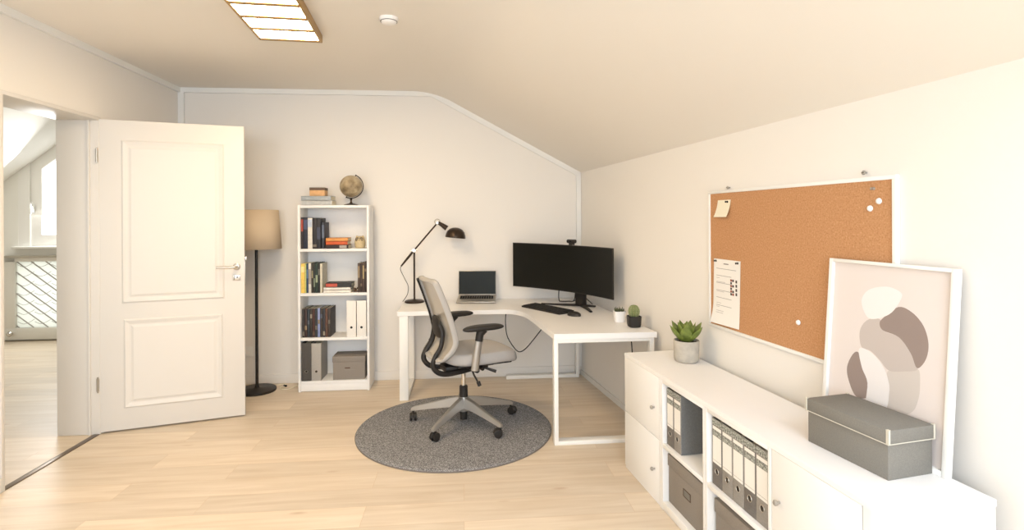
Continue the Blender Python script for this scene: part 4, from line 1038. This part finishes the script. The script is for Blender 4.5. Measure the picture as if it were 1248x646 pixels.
# ------------------------------------------------------------------ cork board on the right wall
def wl(d, z, off=0): # distance from the back corner along the wall
    n = math.hypot(1, SL); return (1.14 + SL * d / n - off * math.cos(TH), YB - d / n - off * math.sin(TH) * 1.0 if False else YB - d / n, z)
def wall_thing(name, label, cat, d, z, off=.0005, group=None):
    p = Vector(wl(d, z)) + Vector((-math.cos(TH), -math.sin(TH), 0)) * off
    return thing(name, label, cat, p, TH, group)      # local -X into the room, -Y towards the camera
cb = wall_thing('cork_board', 'large cork pin board in a thin white frame on the right wall', 'pin board', 2.25, .912, .0005)
CW, CH_ = 1.147, .724
q = B('cork'); q.box(-.014, -.002, -CW, 0, 0, CH_); q.build('cork_panel', cb, autosmooth=False)
q = B('trim'); e = .016
q.box(-.020, 0, -CW - e, e, -e, 0, .002); q.box(-.020, 0, -CW - e, e, CH_, CH_ + e, .002); q.box(-.020, 0, 0, e, 0, CH_, .002); q.box(-.020, 0, -CW - e, -CW, 0, CH_, .002); q.build('frame', cb)
def pin(d, z, mk, label, group, off=.0148):
    t = wall_thing('push_pin', label, 'push pin', d, z, off, group)
    mx = Matrix.Rotation(R(-90), 4, 'Y')
    q = B(mk); q.lathe([(.006, 0), (.006, .002), (.003, .004), (.003, .008), (.005, .010), (.0052, .013), (.003, .014), (.001, .014)], 14, mtx=mx); q.build('head', t)
    return t
def disc(d, z, label, group):
    t = wall_thing('push_pin', label, 'push pin', d, z, .0148, group)
    q = B('lam'); q.lathe([(.010, 0), (.012, .003), (.010, .008), (.005, .011), (.001, .011)], 16, mtx=Matrix.Rotation(R(-90), 4, 'Y')); q.build('head', t)
gp_ = 'white pins on the cork board'
disc(3.305, 1.534, 'white pin lowest of the three near the top right corner of the cork board', gp_)
disc(3.343, 1.560, 'white pin in the middle height of the three at the cork board top right', gp_)
pin(3.319, 1.607, 'alu', 'greyish pin topmost of the three at the cork board top right', gp_)
disc(2.933, 1.041, 'lone white pin low in the middle of the cork board', gp_)
# small note
nt_ = wall_thing('paper_note', 'small blank cream note pinned at the top left of the cork board', 'note', 2.318, 1.505, .0152)
q = B('cream'); q.grid(lambda u, v: Vector((-.001 - .020 * (1 - v) ** 2, -.118 * u - .012 * v + .006, .002 + .092 * v)), 8, 8); q.build('sheet', nt_)
pin(2.413, 1.588, 'blackp', 'dark pin holding the small cream note', 'dark pins holding papers', .0165)
a4 = wall_thing('paper_sheet', 'printed white sheet with text lines pinned at the lower left of the cork board', 'paper', 2.285, .925, .0152)
sw_ = .238; shh = .353
def sheet(y, z, o=0):   # slight curl at the lower left
    c_ = max(0, 1 - z / .12) ** 2 * max(0, 1 - y / .25) * .018
    return Vector((-.0012 - c_ - o, -y, z))
q = B('paper'); q.grid(lambda u, v: sheet(u * sw_ - (1 - v) * .012, v * shh), 14, 18); q.build('sheet', a4)
q = B('ink')
random.seed(3)
def strip(y0, y1, z, h_, o=.0006): 
    q.poly([sheet(y0, z, o), sheet(y1, z, o), sheet(y1, z + h_, o), sheet(y0, z + h_, o)])
strip(.09, .135, .326, .006)
for i, z in enumerate([.30, .262, .222, .182, .142, .10]):
    strip(.022, .16 if i else .20, z, .0022)
for i in range(24): 
    z = .06 + i * .0105
    if random.random() < .45: strip(.024, .05 + .07 * random.random(), z, .0016)
q.m('dkink')
cells = [(0, 0), (0, 2), (1, 1), (0, 4), (1, 3), (1, 5)]
for c_, r_ in cells: strip(.150 + c_ * .017, .165 + c_ * .017, .168 + r_ * .0145, .012)
q.m('redink')
for c_, r_ in [(0, 1), (0, 3), (0, 5), (1, 0)]: strip(.150 + c_ * .017, .165 + c_ * .017, .168 + r_ * .0145, .012)
q.m('dkink')
for r_ in range(4): strip(.195, .209, .170 + r_ * .022, .015)
q.build('printing', a4, autosmooth=False)
pin(2.305, 1.266, 'blackp', 'dark pin at the left top corner of the printed sheet', 'dark pins holding papers', .0165)
pin(2.500, 1.266, 'blackp', 'dark pin at the right top corner of the printed sheet', 'dark pins holding papers', .0165)
for d_, z, l in ((2.41, 1.664, 'small metal mounting screw above the left of the cork board'), (3.273, 1.670, 'small metal mounting screw above the right of the cork board')):
    t = wall_thing('mounting_screw', l, 'screw', d_, z, .0003, 'mounting screws above the cork board')
    q = B('alu'); q.tube([(0, 0, 0), (-.012, 0, 0)], .004, 8); q.lathe([(.0085, 0), (.0085, .003), (.004, .006), (.001, .006)], 14, (-.012, 0, 0), Matrix.Rotation(R(-90), 4, 'Y')); q.m('blackp').box(-.0185, -.018, -.006, .006, -.001, .001); q.build('head', t)

# ------------------------------------------------------------------ light
w_ = bpy.data.worlds.new('sky'); scn.world = w_; w_.use_nodes = True
bg = w_.node_tree.nodes['Background']; bg.inputs['Color'].default_value = (.95, .98, 1, 1); bg.inputs['Strength'].default_value = 2.4
def area(name, loc_, direction, sx, sy, power, rgb):
    l = bpy.data.lights.new(name, 'AREA'); l.shape = 'RECTANGLE'; l.size = sx; l.size_y = sy; l.energy = power; l.color = lin(rgb)[:3]
    o = bpy.data.objects.new(name, l); COL.objects.link(o); o.location = loc_
    o.rotation_euler = Vector(direction).to_track_quat('-Z', 'Y').to_euler(); return o
for i, (a, b) in enumerate(WIN): area('daylight_and_fill', ((a + b) / 2, YR - .02, (WZ0 + WZ1) / 2), (0, 1, 0), b - a - .1, WZ1 - WZ0 - .1, 62, (228, 240, 255))
sc_ = slope(0, (SK[2] + SK[3]) / 2); area('daylight_and_fill', sc_ + Vector((-.02, 0, -.035)), (-.52, 0, -.86), .8, 1.2, 42, (216, 233, 255))
area('daylight_and_fill', (-5.0, 7.30, 1.85), (0, -1, -.45), .9, 1.1, 40, (250, 252, 253))
area('daylight_and_fill', (-4.6, 1.45, 1.7), (0, 1, 0), 2.0, 1.8, 16, (252, 251, 248))  # unseen fill lamp added to brighten the hall; no window on this side

# ------------------------------------------------------------------ camera
cam = bpy.data.cameras.new('camera'); co = bpy.data.objects.new('camera', cam); COL.objects.link(co)
cam.sensor_width = 36; cam.lens = 660 / 1248 * 36; cam.shift_y = (267.4 - 323) / 1248; cam.clip_start = .05
co.matrix_world = Matrix.Translation((0, 0, 1.5)) @ Matrix.Rotation(R(-5.2), 4, 'Z') @ Matrix.Rotation(R(90), 4, 'X') @ Matrix.Rotation(-.005, 4, 'Z')
scn.camera = co
scn.view_settings.view_transform = 'Standard'; scn.view_settings.look = 'None'; scn.view_settings.gamma = 1
scn.view_settings.use_curve_mapping = False; scn.view_settings.exposure = 0.08
